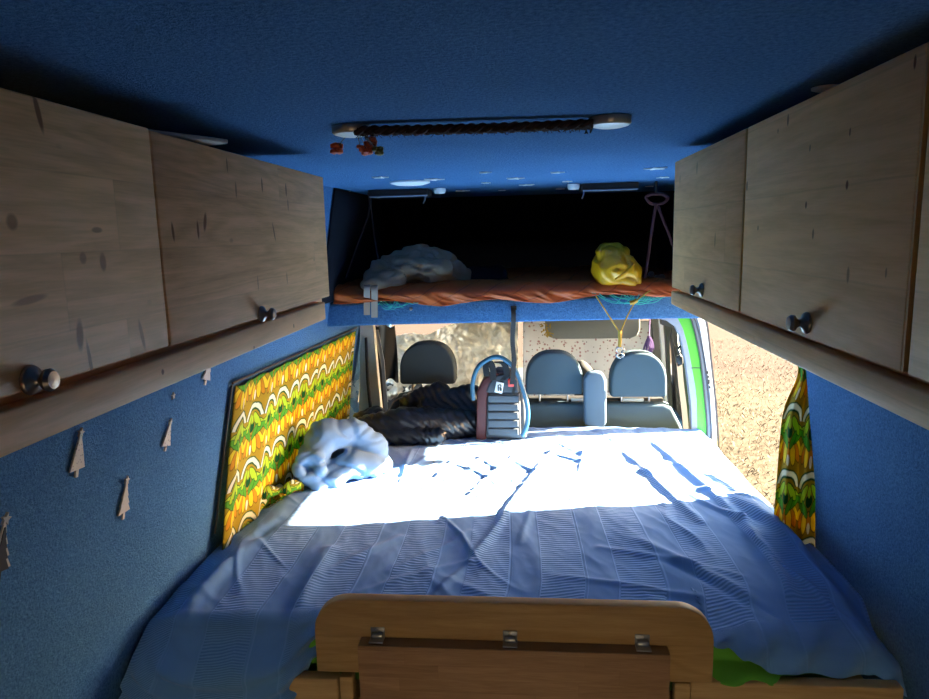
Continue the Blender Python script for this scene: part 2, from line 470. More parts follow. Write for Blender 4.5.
M_TREEP = treemat('spotted_wood', (.50, .45, .39), (.22, .2, .2), 95)
M_TREEPL = plain('plain_pale_wood', (.46, .42, .38), .7, 0, 80, .15)
M_TREEK = plain('dark_tree_felt', (.012, .012, .018), .8)
M_STAR = plain('pale_star_plastic', (.66, .72, .72), .5)
def visormat(): return plain('grey_visor_vinyl', (.17, .17, .162), .7, 0, 60, .08)
M_VISOR = visormat()
def foil():
    m = Mat('silver_foil', (.66, .60, .50), .30, 1.); p = m.pos(); n = ((m.noise(p, 9, 4, .65)-.5)*2.6+.5).clamp(); v = m.node('ShaderNodeTexVoronoi'); m.link(p, v.inputs['Vector']); v.inputs['Scale'].default_value = 38
    m.color(m.mix(n, (.48, .42, .33), (.98, .97, .94))); m.set('Metallic', .55); m.bump(N(m.nt, v.outputs['Distance'])+n, .8, .012)
    m.translucent(.38, None, (.88, .88, .84)); return m.m
M_FOIL = foil()
def floral():
    m = Mat('pale_floral_cloth', (.6, .52, .46), .85); p = m.pos()
    v = m.node('ShaderNodeTexVoronoi'); m.link(p, v.inputs['Vector']); v.inputs['Scale'].default_value = 42
    d = N(m.nt, v.outputs['Distance']); r, g, b = m.xyz(v.outputs['Color'])
    nz = m.noise(p, 90, 2)
    f = ((.33-d+(nz-.5)*.45)*7.).clamp()*r.lt(.8)
    c = m.mix(f*.85, (.66, .66, .68), (.30, .12, .14)); 
    v2 = m.node('ShaderNodeTexVoronoi'); m.link(p, v2.inputs['Vector']); v2.inputs['Scale'].default_value = 46
    d2 = N(m.nt, v2.outputs['Distance']); r2 = m.xyz(v2.outputs['Color'])[0]
    c = m.mix(((.22-d2)*9.).clamp()*r2.lt(.35)*.9, c, (.12, .11, .10))
    m.color(c); m.translucent(.5, c); return m.m
M_FLORAL = floral()
def ground():
    m = Mat('dry_grass_ground', (.2, .14, .08), .95, spec=.1); p = m.pos(); x, y, z = m.xyz(p)
    n = m.noise(p, .9, 4, .6); n2 = m.noise(p, 9, 4, .65); n3 = m.noise(p, 46, 3, .7)
    c = m.ramp(n2*.55+n3*.6-.08, [(.18, (.010, .007, .004)), (.42, (.028, .021, .013)), (.62, (.054, .044, .032)), (.85, (.085, .075, .060))])
    far = ((y+x*.35+n*3.-10.9)*.5).clamp()
    c = m.mix(far*.75, c, m.mix(n3, (.012, .006, .006), (.038, .023, .021)))
    m.color(c); m.bump(n3+n2, .25, .03); return m.m
M_GROUND = ground()
M_STRAW = plain('straw', (.060, .048, .034), .9, 0, 3, .4)
def glass(name, tint=(.95, .97, .97)):
    m = bpy.data.materials.new(name); m.use_nodes = True; nt = m.node_tree; nt.nodes.clear()
    o = nt.nodes.new('ShaderNodeOutputMaterial'); t = nt.nodes.new('ShaderNodeBsdfTransparent'); g = nt.nodes.new('ShaderNodeBsdfGlossy'); f = nt.nodes.new('ShaderNodeFresnel'); mx = nt.nodes.new('ShaderNodeMixShader')
    t.inputs[0].default_value = (*tint, 1); g.inputs['Roughness'].default_value = .02; f.inputs[0].default_value = 1.35
    nt.links.new(f.outputs[0], mx.inputs[0]); nt.links.new(t.outputs[0], mx.inputs[1]); nt.links.new(g.outputs[0], mx.inputs[2]); nt.links.new(mx.outputs[0], o.inputs[0]); return m
M_GLASS = glass('window_glass'); 
M_CLEAR = Mat('clear_plastic', (.9, .92, .95), .12); M_CLEAR.set('Transmission Weight', .8); M_CLEAR = M_CLEAR.m

# ---------------------------------------------------------------- shell of the van
def XLW(z, y): return -1.0 + .18*max(-.3, z-.55) + .025*max(0, min(1.5, y-2))/1.45
def XRW(z, y=0): return .90 - .13*max(0, z-.55)
ZC = 1.70
def wall_patch(bm, fx, y0, y1, z0, z1, ny=6, nz=5, d=0.):
    vs = [[bm.verts.new((fx(z0+(z1-z0)*k/nz, y0+(y1-y0)*i/ny)+d, y0+(y1-y0)*i/ny, z0+(z1-z0)*k/nz)) for k in range(nz+1)] for i in range(ny+1)]
    for i in range(ny):
        for k in range(nz): bm.faces.new((vs[i][k], vs[i+1][k], vs[i+1][k+1], vs[i][k+1]))
def wallo(name, fx, patches, side, mat=M_CARPET):
    bm = bmesh.new()
    for p in patches: wall_patch(bm, fx, *p)
    for f in bm.faces:
        f.normal_update()
        if f.normal.x*side > 0: f.normal_flip()     # normals face the cabin
    o = obj(name, bm, mat, None, recalc=False)
    m = o.modifiers.new('solid', 'SOLIDIFY'); m.thickness = .05; m.offset = -1; m.use_rim = False
    return struct(o)
YB = -.75
wallo('wall_left', XLW, [(YB, 2.07, 0, 1.75), (2.07, 3.36, 0, .62), (2.07, 3.36, 1.005, 1.75), (3.36, 3.76, 0, 1.75), (3.76, 4.5, 1.13, 1.75), (3.76, 4.5, 0, .50), (4.22, 4.5, .50, 1.13)], -1)
wallo('wall_right', XRW, [(YB, 2.12, 0, 1.75), (2.12, 3.3, 1.30, 1.75), (3.3, 4.5, 1.13, 1.75), (3.36, 4.5, 0, .38), (4.14, 4.5, .38, 1.13)], 1)
bm = bmesh.new(); prof = [(YB, ZC), (3.25, ZC), (3.6, ZC-.01), (3.95, 1.645), (4.2, 1.53), (4.36, 1.36), (4.42, 1.12)]
va = [bm.verts.new((-1.05, y, z)) for y, z in prof]; vb = [bm.verts.new((1.0, y, z)) for y, z in prof]
for i in range(len(prof)-1): bm.faces.new((va[i], va[i+1], vb[i+1], vb[i]))
for f in bm.faces:
    f.normal_update()
    if f.normal.z > 0 or (abs(f.normal.z) < .2 and f.normal.y > 0): f.normal_flip()
o = obj('ceiling', bm, M_CARPET, recalc=False); o.data.materials.append(M_NAVYSHADE)
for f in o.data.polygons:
    if f.center.y > 3.65: f.material_index = 1  # cavity part of the ceiling coloured dark in place of shade
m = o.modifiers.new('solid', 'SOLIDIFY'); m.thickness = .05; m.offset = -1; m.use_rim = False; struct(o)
struct(boxo('floor', (-1.06, YB, -.05), (1.0, 5.0, 0), plain('grey_floor', (.12, .12, .12), .6, 0, 20), bevel=0))
# the rear end is closed above; low opening behind camera added for fill light
bm = bmesh.new(); add_box(bm, (-1.06, YB-.06, .80), (1.0, YB, 1.75)); add_box(bm, (-1.06, YB-.06, 0), (-.30, YB, .80)); add_box(bm, (.45, YB-.06, 0), (1.0, YB, .80))
struct(obj('wall_back', bm, M_CARPET, smooth=False))
struct(boxo('wall_front', (-1.0, 4.42, 1.0), (.95, 4.5, 1.75), M_NAVYSHADE, bevel=0))  # end wall of the cavity, its shade put into the colour

# outside
bm = bmesh.new(); bmesh.ops.create_grid(bm, x_segments=60, y_segments=60, size=45, matrix=Matrix.Translation((6, 8, -.55)))
for v in bm.verts: v.co.z += .12*noise.noise(v.co*.35) if v.co.x > 2.5 else 0
struct(obj('ground', bm, M_GROUND))
# opened sliding door, parked outside behind the opening
YD = 2.45
t = thing('sliding_door', 'opened white sliding door parked outside along the right wall', 'door', (1.02, YD-.6, -.3))
boxo('door_panel', (1.0, YD-1.25, -.25), (1.06, YD, 1.62), M_WHITE, t, .02); t['kind'] = 'structure'; t.name = 'door_1'
# dry grass blades in the clearing
bm = bmesh.new()
for i in range(9000):
    y = 3.2+random.random()**1.4*10; x = y*random.uniform(.24, .44)+random.uniform(-.15, .15)
    if x < 1.15: continue
    h = random.uniform(.015, .05); a = random.uniform(0, 6.3); ln = Vector((random.uniform(-1, 1), random.uniform(-1, 1), 0))*h*.9
    w = Vector((math.cos(a), math.sin(a), 0))*random.uniform(.0012, .0028); b = Vector((x, y, -.55+.1*noise.noise(Vector((x, y, -.55))*.35)))
    v = [bm.verts.new(b-w), bm.verts.new(b+w), bm.verts.new(b+ln*.4+Vector((0, 0, h*.7))+w*.7), bm.verts.new(b+ln+Vector((0, 0, h)))]
    bm.faces.new((v[0], v[1], v[2])); bm.faces.new((v[0], v[2], v[3]))
tag(obj('dry_grass', bm, M_STRAW, smooth=False, recalc=False), 'dry straw coloured grass on the sunlit ground beyond the open side door', 'grass', kind='stuff')

# ---------------------------------------------------------------- overhead cabinets
def knob(c, ax, parent, s=1.):
    k = latheo('knob', [(.0001, 0), (.0150*s, 0), (.0155*s, .002*s), (.0140*s, .005*s), (.0070*s, .008*s), (.0052*s, .012*s), (.0070*s, .015*s), (.0110*s, .018*s), (.0118*s, .022*s), (.0090*s, .026*s), (.0001, .027*s)], c, ax, M_NICKEL, parent, 28)
    return k
# left
t = thing('overhead_cabinet', 'weathered pine wall cabinet with two doors along the left side under the ceiling', 'cabinet', (-.7, .6, 1.30))
CL = t
prismo('carcass', [(XL-.02, YB+.1, 1.302), (XL-.02, YB+.1, 1.648), (-.79, YB+.1, 1.648), (-.852, YB+.1, 1.302)], (0, 1.71-YB-.1, 0), M_PINEF, t, .002)
d = boxo('door', (XL-.018, -.05, 1.356), (XL, .9135, 1.650), M_PINEL, t, .0025); q = P(40, 380, X=XL+.011); knob((XL, q.y, q.z), (1, 0, 0), d, 1.)
d = boxo('door', (XL-.018, .917, 1.354), (XL, 1.712, 1.648), M_PINEL, t, .0025); q = P(267, 314, X=XL+.011); knob((XL, q.y, q.z), (1, 0, 0), d, 1.)
prismo('fascia', [(XL-.018, YB+.1, 1.302), (XL+.004, YB+.1, 1.302), (XL+.004, YB+.1, 1.345), (XL-.018, YB+.1, 1.345)], (0, 1.655-YB-.1, 0), M_PINEF, t, .003)
# right
t = thing('overhead_cabinet', 'pale pine wall cabinet with orange door edges along the right side under the ceiling', 'cabinet', (.6, .6, 1.31))
ZR0, ZR1 = 1.353, 1.666
prismo('carcass', [(XR+.02, YB+.1, 1.313), (XR+.02, YB+.1, 1.663), (.752, YB+.1, 1.663), (.798, YB+.1, 1.313)], (0, 1.815-YB-.1, 0), M_PINER, t, .002)
for (y0, y1, ky) in ((-.05, .700, None), (.712, 1.240, (799, 323)), (1.252, 1.818, (697, 290))):
    d = boxo('door', (XR, y0, ZR0), (XR+.018, y1, ZR1), M_PINER, t, .0025)
    boxo('edge_band', (XR+.0008, y0-.0035, ZR0+.002), (XR+.0175, y0+.0002, ZR1-.002), M_PINEE, d, 0)
    if ky: q = P(*ky, X=XR-.011); knob((XR, q.y, q.z), (-1, 0, 0), d, .95)
prismo('fascia', [(XR-.004, YB+.1, 1.311), (XR+.018, YB+.1, 1.311), (XR+.018, YB+.1, 1.346), (XR-.004, YB+.1, 1.346)], (0, 1.805-YB-.1, 0), M_PINER, t, .003)
# batten lying on the left cabinet
bm = bmesh.new(); a = P(228, 136.5, Z=1.664); b = P(120, 122, Z=1.664)
dv = (b-a).normalized(); sd = Vector((-dv.y, dv.x, 0)); sd = sd if sd.x < 0 else -sd
add_prism(bm, [a-Vector((0,0,.0110)), b-Vector((0,0,.0110)), b+sd*.07-Vector((0,0,.0110)), a+sd*.07-Vector((0,0,.0110))], (0, 0, .007))
tag(obj('wooden_batten', bm, M_TREEPL, bevel=.002), 'loose thin wooden batten lying on top of the left cabinet', 'batten')

# ---------------------------------------------------------------- ceiling lamps and ornaments
def puck(px, py, r, label, group=None):
    c = P(px, py, Z=ZC-.008); c.z = ZC
    t = thing('ceiling_light', label, 'lamp', c, group)
    latheo('rim', [(r*.8, 0), (r, 0), (r, -.011), (r*.96, -.013), (r*.9, -.0125)], c, (0, 0, 1), M_STEEL, t, 40)
    latheo('lens', [(r*.93, -.010), (r*.9, -.0145), (r*.6, -.0175), (.0001, -.0185)], c, (0, 0, 1), M_LENS, t, 40)
puck(352, 131, .0365, 'round metal rimmed ceiling light at the left end of the brown garland', 'round ceiling lights')
puck(610, 122, .0375, 'round metal rimmed ceiling light at the right end of the brown garland', 'round ceiling lights')
c = P(826, 90, Z=ZC-.004); c.z = ZC
tag(latheo('ceiling_disc', [(.020, 0), (.020, -.003), (.014, -.005), (.0001, -.006)], c, (0, 0, 1), M_LENS, None, 28), 'small flat white disc on the ceiling above the right cabinet', 'lamp')
c = P(410, 183.5, Z=1.693); c.z = ZC
tag(latheo('ceiling_disc', [(.075, 0), (.075, -.006), (.05, -.013), (.0001, -.016)], c, (0, 0, 1), M_LENS, None, 32), 'flat white disc on the ceiling above the left dark reading lamp', 'lamp')
# braided garland
a, b = P(356, 131, Z=1.688), P(592, 124, Z=1.688)
t = thing('braided_garland', 'brown braided garland stretched between two ceiling lights with orange flowers at one end', 'garland', (a+b)/2+Vector((0, 0, .01)))
bm = bmesh.new()
L = (b-a); nrm = Vector((-L.y, L.x, 0)).normalized(); NP = 150
for s in range(3):
    pts = []
    for i in range(NP+1):
        u = i/NP; ph = u*46+s*2.094
        pts.append(a+L*u+nrm*math.cos(ph)*.008+Vector((0, 0, math.sin(ph*2)*.0035-.002*math.sin(u*3.14))))
    add_tube(bm, pts, .0058, 7)
for i in range(900):                      # frayed fibres
    u = random.random(); p = a+L*u+Vector((0, random.uniform(-.01, .01), random.uniform(-.009, .004))); dd = Vector((random.uniform(-1, 1), random.uniform(-1, 1), random.uniform(-1, .2)))*.006
    add_tube(bm, [p, p+dd], .0007, 3, caps=False)
obj('braid', bm, M_BROWN, t)
def blossom(bm, c, r, n=7):
    for k in range(n):
        d = Vector((random.uniform(-1, 1), random.uniform(-1, 1), random.uniform(-1, 1))).normalized()
        bmesh.ops.create_icosphere(bm, subdivisions=1, radius=r*.62, matrix=Matrix.Translation(Vector(c)+d*r*.55) @ Matrix.Diagonal((1, 1, .7, 1)))
for (px, py, r, mt) in ((337, 149, .011, M_REDF), (361, 149, .008, M_REDF), (367, 151, .009, M_REDF), (370, 142, .010, M_REDF), (378, 151, .009, M_OLIVE), (372, 147, .008, M_REDF)):
    q = P(px, py, Y=1.35); bm = bmesh.new(); blossom(bm, q, r*1.3)
    f = obj('flower' if mt is M_REDF else 'leaf_bud', bm, mt, t)
    tubeo('wire', [q, q.lerp(a, .5)+Vector((0, 0, .006)), a+Vector((.012, 0, -.002))], .0009, M_BLACKP, f, 5)
bm = bmesh.new()
for k in range(6):
    q = P(577+k*2.6, 131+random.uniform(-1, 4), Y=1.35); add_tube(bm, [q+Vector((random.uniform(-.006, .006), 0, .012)), q], .0016, 5)
obj('tassel', bm, M_BLACKP, t)
# stick-on stars
def star_poly(c, ux, uy, r, n=5, q=.42, ph=0):
    return [Vector(c)+(Vector(ux)*math.sin(k*math.pi/n+ph)+Vector(uy)*math.cos(k*math.pi/n+ph))*(r if k % 2 == 0 else r*q) for k in range(2*n)]
stars = [(380, 177, .030), (433, 179, .042), (485, 172, .022), (486, 182.5, .020), (515, 178, .036), (527, 184.5, .034), (557, 172, .026), (567, 181, .022), (656, 168, .040), (663, 177, .026), (462, 190.5, .036), (502, 190, .018), (346, 191, .02), (560, 188.5, .022), (649, 186, .020), (527, 193, .034)]
labs = ['just behind the left cabinet, on its own', 'second from the left over the white disc', 'leftmost of the middle pair, nearer one', 'leftmost of the middle pair, farther one', 'largest near the middle of the row', 'just behind and right of the largest one', 'nearest one left of the right reading lamp', 'between the middle and the right reading lamp', 'largest beside the right cabinet', 'smaller one beside the right cabinet', 'long one right of the left reading lamp', 'dim one far back in the middle', 'at the far left end by the left cabinet', 'touching the lamp of the right reading lamp', 'at the far right above the maroon strap handle', 'farthest back in the dark']
for (px, py, r), l in zip(stars, labs):
    c = P(px, py, Z=1.699); c.z = 1.6985
    tag(prismo('ceiling_star', star_poly(c, (1, 0, 0), (0, 1, 0), r, ph=random.random()), (0, 0, -.003), M_STAR, smooth=False), 'pale stick-on star on the blue ceiling, ' + l, 'star', 'pale stars on the ceiling')
# reading lamps with dark flaps
for (x0, x1, yy, lx, lab) in ((369, 429, 193, 439, 'left'), (581, 638, 187.5, 574, 'right')):
    p0, p1 = P(x0, yy, Y=3.02), P(x1, yy, Y=3.02); zt = ZC
    t = thing('reading_lamp', 'dark hinged ceiling panel with a small lamp beside it, on the %s above the shelf' % lab, 'lamp', ((p0.x+p1.x)/2, 3.05, ZC), 'reading lamps above the shelf')
    boxo('flap', (p0.x, 3.0, ZC-.030), (p1.x, 3.13, ZC-.001), M_BLACKP, t, .004)
    boxo('trim_strip', (p0.x+.006, 2.994, ZC-.034), (p1.x-.004, 3.004, ZC-.027), M_GREYTRIM, t, .002)
    q = P(lx, 187.5 if lab == 'left' else 186.5, Y=3.02)
    latheo('lamp_head', [(.026, 0), (.026, -.014), (.022, -.022), (.0001, -.025)], (q.x, 3.04, ZC), (0, 0, 1), M_LENS, t, 20)
    e = p1.x-.012 if lab == 'left' else p0.x+.012
    tubeo('pull_cord', [(e, 3.0, ZC-.03), (e-.004, 2.995, ZC-.05), (e-.01, 2.99, ZC-.064)], .003, M_GREYTRIM, t, 6)

# ---------------------------------------------------------------- wooden trees on the left wall
def onwall(px, py, d=.004):
    x = -.92
    for _ in range(8):
        q = P(px, py, X=x); x = XLW(q.z, q.y)+d
    return P(px, py, X=x)
def tree(top, bot, w, tiers, mat, label, starm=None, rim=None):
    a, b = onwall(*top), onwall(*bot); up = (a-b); h = up.length; up.normalize()
    side = Vector((0, 1, 0)); side = (side-up*side.dot(up)).normalized()
    nn = side.cross(up); nn = nn if nn.x > 0 else -nn
    def poly(s, k0=0.):
        pts = []; y0 = .16; y1 = .90
        rt = []
        for i in range(tiers):
            za = y0+(y1-y0)*i/tiers; zb = y0+(y1-y0)*(i+1)/tiers
            wa = w*(1-i/tiers)*s
            rt += [(wa, za), (max(w*(1-(i+1)/tiers)*s*.72, .0015), zb)]
        full = [(.09*w+.002, 0), (.09*w+.002, y0)]+rt
        pts = full+[(-x, z) for x, z in full[::-1]]
        return [b+side*x+up*(z*h) for x, z in pts]
    t = thing('tree_ornament', label, 'ornament', b, 'tree ornaments on the left wall')
    if rim is not None:
        prismo('tree_rim', poly(1.), nn*.003, rim, t, smooth=False)
        c = b+up*h*.02
        prismo('tree_body', [c+nn*.003+(q-c)*.9 for q in poly(.86)], nn*.0015, mat, t, smooth=False)
    else: prismo('tree_body', poly(1.), nn*.004, mat, t, smooth=False)
    prismo('star', star_poly(b+up*h*.93, side, up, h*.10, ph=.2), nn*.005, starm or mat, t, smooth=False)
tree((80, 429), (75, 477), .023, 1, M_TREEW, 'pale narrow filigree wooden tree on the left wall, close under the cabinet', M_TREEPL)
tree((170, 419), (164, 451), .021, 1, M_TREEP, 'pale spotted wooden tree on the left wall, nearest to the curtain of the full ones')
tree((126, 477), (122, 519), .024, 4, M_TREEPL, 'plain pale stepped wooden tree, lowest of the pale ones on the left wall')
tree((211, 352), (204, 385), .026, 3, M_TREEPL, 'pale wooden tree half hidden behind the left cabinet bottom')
tree((5, 514), (-4, 582), .028, 4, M_TREEK, 'big black tree with pale rim at the left edge of the photo', M_TREEPL, M_TREEPL)
q = onwall(172.5, 396)
tag(prismo('tree_star', star_poly(q, (0, 1, 0), (.15, 0, 1), .010), (.004, 0, 0), M_TREEPL, smooth=False), 'tiny pale star on the left wall above the spotted tree', 'ornament')

# ---------------------------------------------------------------- bed
t = thing('bed', 'wooden bed base with a round cornered end board and hinged table leaf', 'bed', (-.05, 1.5, 0))
boxo('base', (-.93, 1.56, 0), (.86, 3.25, .34), M_PINEX, t, .004)
def pp(px, py, Y): return P(px, py, Y=Y)
YF = 1.5
l, rr_ = -.523, .421; ztop = .6445; R0 = .085
poly = [(l, .45), (l, ztop-R0)]
for k in range(1, 9): a = k/8*math.pi/2; poly.append((l+R0-R0*math.cos(a), ztop-R0+R0*math.sin(a)))
for k in range(0, 9): a = k/8*math.pi/2; poly.append((rr_-R0+R0*math.sin(a), ztop-R0+R0*math.cos(a)))
poly.append((rr_, .455))
fb = prismo('end_board', [(x, YF, z) for x, z in poly], (0, .032, 0), M_PINEX, t, .004)
boxo('post', (l+.055, YF, 0), (-.435, YF+.03, .438), M_PINEX, t, .003)
boxo('post', (.335, YF, 0), (rr_-.05, YF+.03, .452), M_PINEX, t, .003)
boxo('side_rail', (-1.01, YF, .30), (l+.05, YF+.035, .428), M_PINEX, t, .004, Matrix.Rotation(-.012, 3, 'Y'))
boxo('side_rail', (.372, YF, .33), (.845, YF+.035, .458), M_PINEX, t, .004)
q0, q1 = pp(357, 648, 1.46), pp(671, 655, 1.46)
lf = boxo('table_leaf', (q0.x, 1.462, .02), (q1.x, YF-.001, (q0.z+q1.z)/2), M_BUTCH, t, .003); zl = (q0.z+q1.z)/2
boxo('leaf_edge', (q0.x+.002, 1.463, zl-.0005), (q1.x-.002, YF-.001, zl+.0012), M_BUTCHE, lf, 0)
for px in (377, 510, 643):
    h = P(px, 632, Y=1.49)
    bm = bmesh.new(); z0 = zl+.002
    add_box(bm, (h.x-.017, YF-.004, z0+.002), (h.x+.017, YF, z0+.026)); add_box(bm, (h.x-.017, YF-.030, z0), (h.x+.017, YF-.002, z0+.004))
    add_tube(bm, [(h.x-.013, YF-.009, z0+.009), (h.x+.013, YF-.009, z0+.009)], .0075, 12)
    hg = obj('hinge', bm, M_HINGE, lf, bevel=.001)
    bm = bmesh.new(); add_lathe(bm, [(.0001, 0), (.004, 0), (.0035, .002), (.0001, .0025)], (h.x, YF-.004, z0+.021), (0, -1, 0), 10); obj('screw', bm, M_STEEL, hg)
mt = boxo('mattress', (-.86, 1.61, .34), (.78, 3.08, .515), plain('mattress_ticking', (.10, .30, .04), .85, 0, 30), None, .03, seg=4); tag(mt, 'thick bed mattress in a green cover hidden under the blue spread', 'mattress')
# green sheet hanging over the mattress front
def gs(u, v):
    x = -.66+u*1.30; fr = sstep(.40, .44, x)*(1-sstep(.54, .62, x))
    a = min(1, v/.4)*math.pi/2
    y = 1.605-.045*math.sin(a); z = .528-.045*(1-math.cos(a)) if v < .4 else .483-(v-.4)/.6*(.05-.022*sstep(.3, .42, x))
    y -= .004*math.sin(x*55+v*2)+.006*noise.noise(Vector((x*20, v*3, 0)))
    y -= fr*(.055*sstep(.35, 1, v)+.008*math.sin(x*60+v*5)*sstep(.2, .6, v)+.003*ridge((x*14, v*3, 0), 1, 2))
    return Vector((x, y, z))
tag(grido('green_sheet', gs, 120, 14, M_GSHEET, None, .002), 'crumpled bright green sheet peeping out below the blue bedspread beside the end board', 'sheet')
# bedspread
YFR, YBK = 1.555, 3.28
cre = []      # long creases: (p, q, amp, width)
for (p, q, amp, w) in (((648, 436), (742, 520), .016, .020), ((742, 520), (790, 590), .022, .022), ((612, 440), (700, 520), .012, .018), ((555, 446), (470, 560), .013, .016), ((470, 560), (425, 606), .008, .014),
                       ((585, 442), (575, 500), .008, .014), ((700, 466), (776, 520), .016, .03), ((735, 500), (800, 540), .02, .03), ((520, 450), (440, 520), .008, .014), ((460, 455), (400, 510), .008, .014),
                       ((600, 545), (740, 575), .007, .016), ((560, 575), (700, 596), .007, .014), ((330, 548), (300, 600), .014, .024), ((400, 535), (320, 575), .009, .02), ((250, 545), (190, 600), .02, .03), ((470, 530), (390, 570), .006, .016),
                       ((360, 590), (460, 560), .006, .016), ((640, 540), (760, 600), .010, .022), ((665, 560), (745, 600), -.008, .02), ((280, 520), (230, 560), -.010, .02), ((540, 480), (520, 540), .005, .012), ((680, 440), (716, 458), .010, .02),
                       ((500, 440), (470, 470), .008, .016), ((430, 455), (405, 475), .008, .014), ((412, 450), (398, 490), .007, .012)):
    a, b = P(*p, Z=.56), P(*q, Z=.56); cre.append((Vector((a.x, a.y)), Vector((b.x, b.y)), amp, w))
def crease2(x, y):
    return max(0, 1-abs(noise.noise(Vector((x*5.2+y*3.6, y*2.1-x*.5, 7.))))*9)*max(0, noise.noise(Vector((x*2.4, y*2.4, 1.)))+.25)*1.6
def zbed(x, y):
    z = .552+.010*fbm((x*2.2, y*2.2, .3), 1, 2)+.0045*ridge((x*6+y*1.5, y*3.2, 2), 1, 3)+.007*crease2(x, y)
    p = Vector((x, y))
    for a, b, amp, w in cre:
        ab = b-a; L2 = ab.length_squared; t = (p-a).dot(ab)/L2; tc = max(0, min(1, t)); d = (p-(a+ab*tc)).length
        if d < w*3.2: z += amp*math.exp(-(d/w)**2)*(.35+.65*math.sin(math.pi*min(1, max(0, .15+.7*tc))))
    z += .004*sstep(2.98, 3.2, y)*(1-.6*sstep(.1, -.4, x))           # bunched up against the seats
    return z
def spread(u, v):
    x = -.993+u*(1.853+.03*sstep(.30, .5, v)*(1-sstep(.55, .62, v)))
    nt_ = .62
    lefty = sstep(-.85, -1.0, x)
    yb = YBK-.08*sstep(0, -.5, x)
    rad = .045 if x < 0 else .045+.055*sstep(.4, .6, x)
    yf = YFR+.012*math.sin(x*9)-(.018 if x > .43 else .0)
    tot = lerp_tab(x, [(-1.01, .36), (-.70, .36), (-.60, .25), (-.54, .12), (-.5, .10), (.40, .05), (.425, .035), (.46, .05), (.50, .08), (.56, .128), (.66, .128), (.80, .135), (.86, .135)])
    edgez = -.03*sstep(-.87, -1.005, x)**1.0*(1-.3*sstep(2.4, 3, 0))-.045*sstep(.80, .86, x)
    yt = yf+rad
    if v <= nt_:
        y = yb+(yt-yb)*(v/nt_); z = zbed(x, y)+edgez
        z -= .02*sstep(yt+.16, yt, y)*(1 if x > .35 else .3)
        z = z
        xo = 0.
    else:
        w = (v-nt_)/(1-nt_); arc = rad*1.571; s = w*tot; zt = zbed(x, yt)+edgez-.02*(1 if x > .35 else .3)
        if s < arc: a = s/rad; y = yt-rad*math.sin(a); z = zt-rad*(1-math.cos(a))
        else: y = yt-rad; z = zt-rad-(s-arc)
        k = sstep(.1, .6, w)
        if x < -.45:
            xc = -.76; ph = (z*1.0-1.9*(x-xc)**2)/.052
            y -= k*(.020*(1+math.sin(ph*2*math.pi))*(.6+.4*math.sin(x*11))) - .0
        elif x > .4:
            ph = (x*.9-(z-.5)*1.1)/.11; y -= k*.009*(1+math.sin(ph*6.283+.6))
        if x < -.5: y -= .078*sstep(.53, .44, z)*sstep(-.53, -.62, x)
        xo = -.03*sstep(-.8, -1.0, x)*k*math.sin(min(1, w*1.2)*math.pi)
        if x > .5: xo += .015*k*sstep(.6, .86, x)
    return Vector((x+xo, y, z))
tag(grido('bedspread', spread, 420, 420, M_SPREAD, None, .003, (1.86, 2.1), 1), 'crumpled blue ribbed bedspread covering the whole bed in front of the seats', 'bedspread')

# ---------------------------------------------------------------- curtains
def curt_left(u, v):
    y = 1.985+u*1.445; z = lerp_tab(u, [(0, 1.060), (1, 1.036)])*(1-v)+(.545-.02*u)*v
    z = (1.062-.03*u)*(1-v)+(.53)*v
    fold = .016*math.sin(u*44)*math.exp(-u*9)*(.4+.6*v)+.006*math.sin(u*37+v*2)+.004*math.sin(u*81)
    x = XLW(z, y)+.018+fold*.8+.02*v*v
    y2 = y-.035*v*(1-sstep(0, .4, u))
    return Vector((x, y2, z-.006*abs(math.sin(u*40))*(1-v)))
t = thing('curtain', 'drawn yellow and green floral curtain stretched flat over the left window', 'curtain', (-.93, 2.7, .53), 'floral curtains')
cl = grido('cloth', curt_left, 200, 60, M_CURT, t, .0015, (1.75, -.55))
tubeo('curtain_wire', [(XLW(1.07, 2.0)+.012, 1.978, 1.072), (XLW(1.05, 2.8)+.010, 2.8, 1.054), (XLW(1.04, 3.43)+.012, 3.44, 1.042)], .004, M_BLACKP, t, 8)
tubeo('side_cord', [(XLW(1.06, 1.99)+.012, 1.978, 1.065), (XLW(.85, 1.97)+.012, 1.966, .86), (XLW(.6, 1.95)+.014, 1.948, .60)], .0035, M_BLACKP, t, 8)
def hem(u, v):
    a, b = P(238, 503, Z=.575), P(303, 487, Z=.575); p = a.lerp(b, u)
    q = Vector((.01, -.07, 0)); ang = v*5.2; r = .030+.008*math.sin(u*17)
    return p+Vector((.0, -r*math.cos(ang)-.02*v, r*math.sin(ang)*1.0+.008*noise.noise(Vector((u*8, v*3, 1)))))
grido('fallen_hem', hem, 50, 24, M_CURT, t, .0015, (.5, .25))
t = thing('curtain', 'narrow floral curtain bunched at the near edge of the open side door', 'curtain', (.83, 2.16, .5), 'floral curtains')
def curt_right(u, v):
    a = Vector((.790, 2.185)); b = Vector((.873+.024*v, 2.135-.012*v)); p = a.lerp(b, u); nn = Vector((.045, .085)).normalized()
    amp = .022*(.55+.45*v); f = amp*math.sin(u*6.283*2.4+.8)
    z = 1.28-v*.80; w = .80+.22*v*u
    wd = (1-.35*math.exp(-((z-1.06)/.09)**2))
    p = b+(p-b)*wd
    return Vector((p.x+nn.x*f+(.010-.02*v*(1-u)), p.y+nn.y*f, z))
grido('cloth', curt_right, 70, 60, M_CURT, t, .0015, (.30, -.74))
tubeo('curtain_wire', [(.78, 2.19, 1.285), (.80, 2.16, 1.285), (.81, 2.13, 1.285)], .004, M_BLACKP, t, 6)

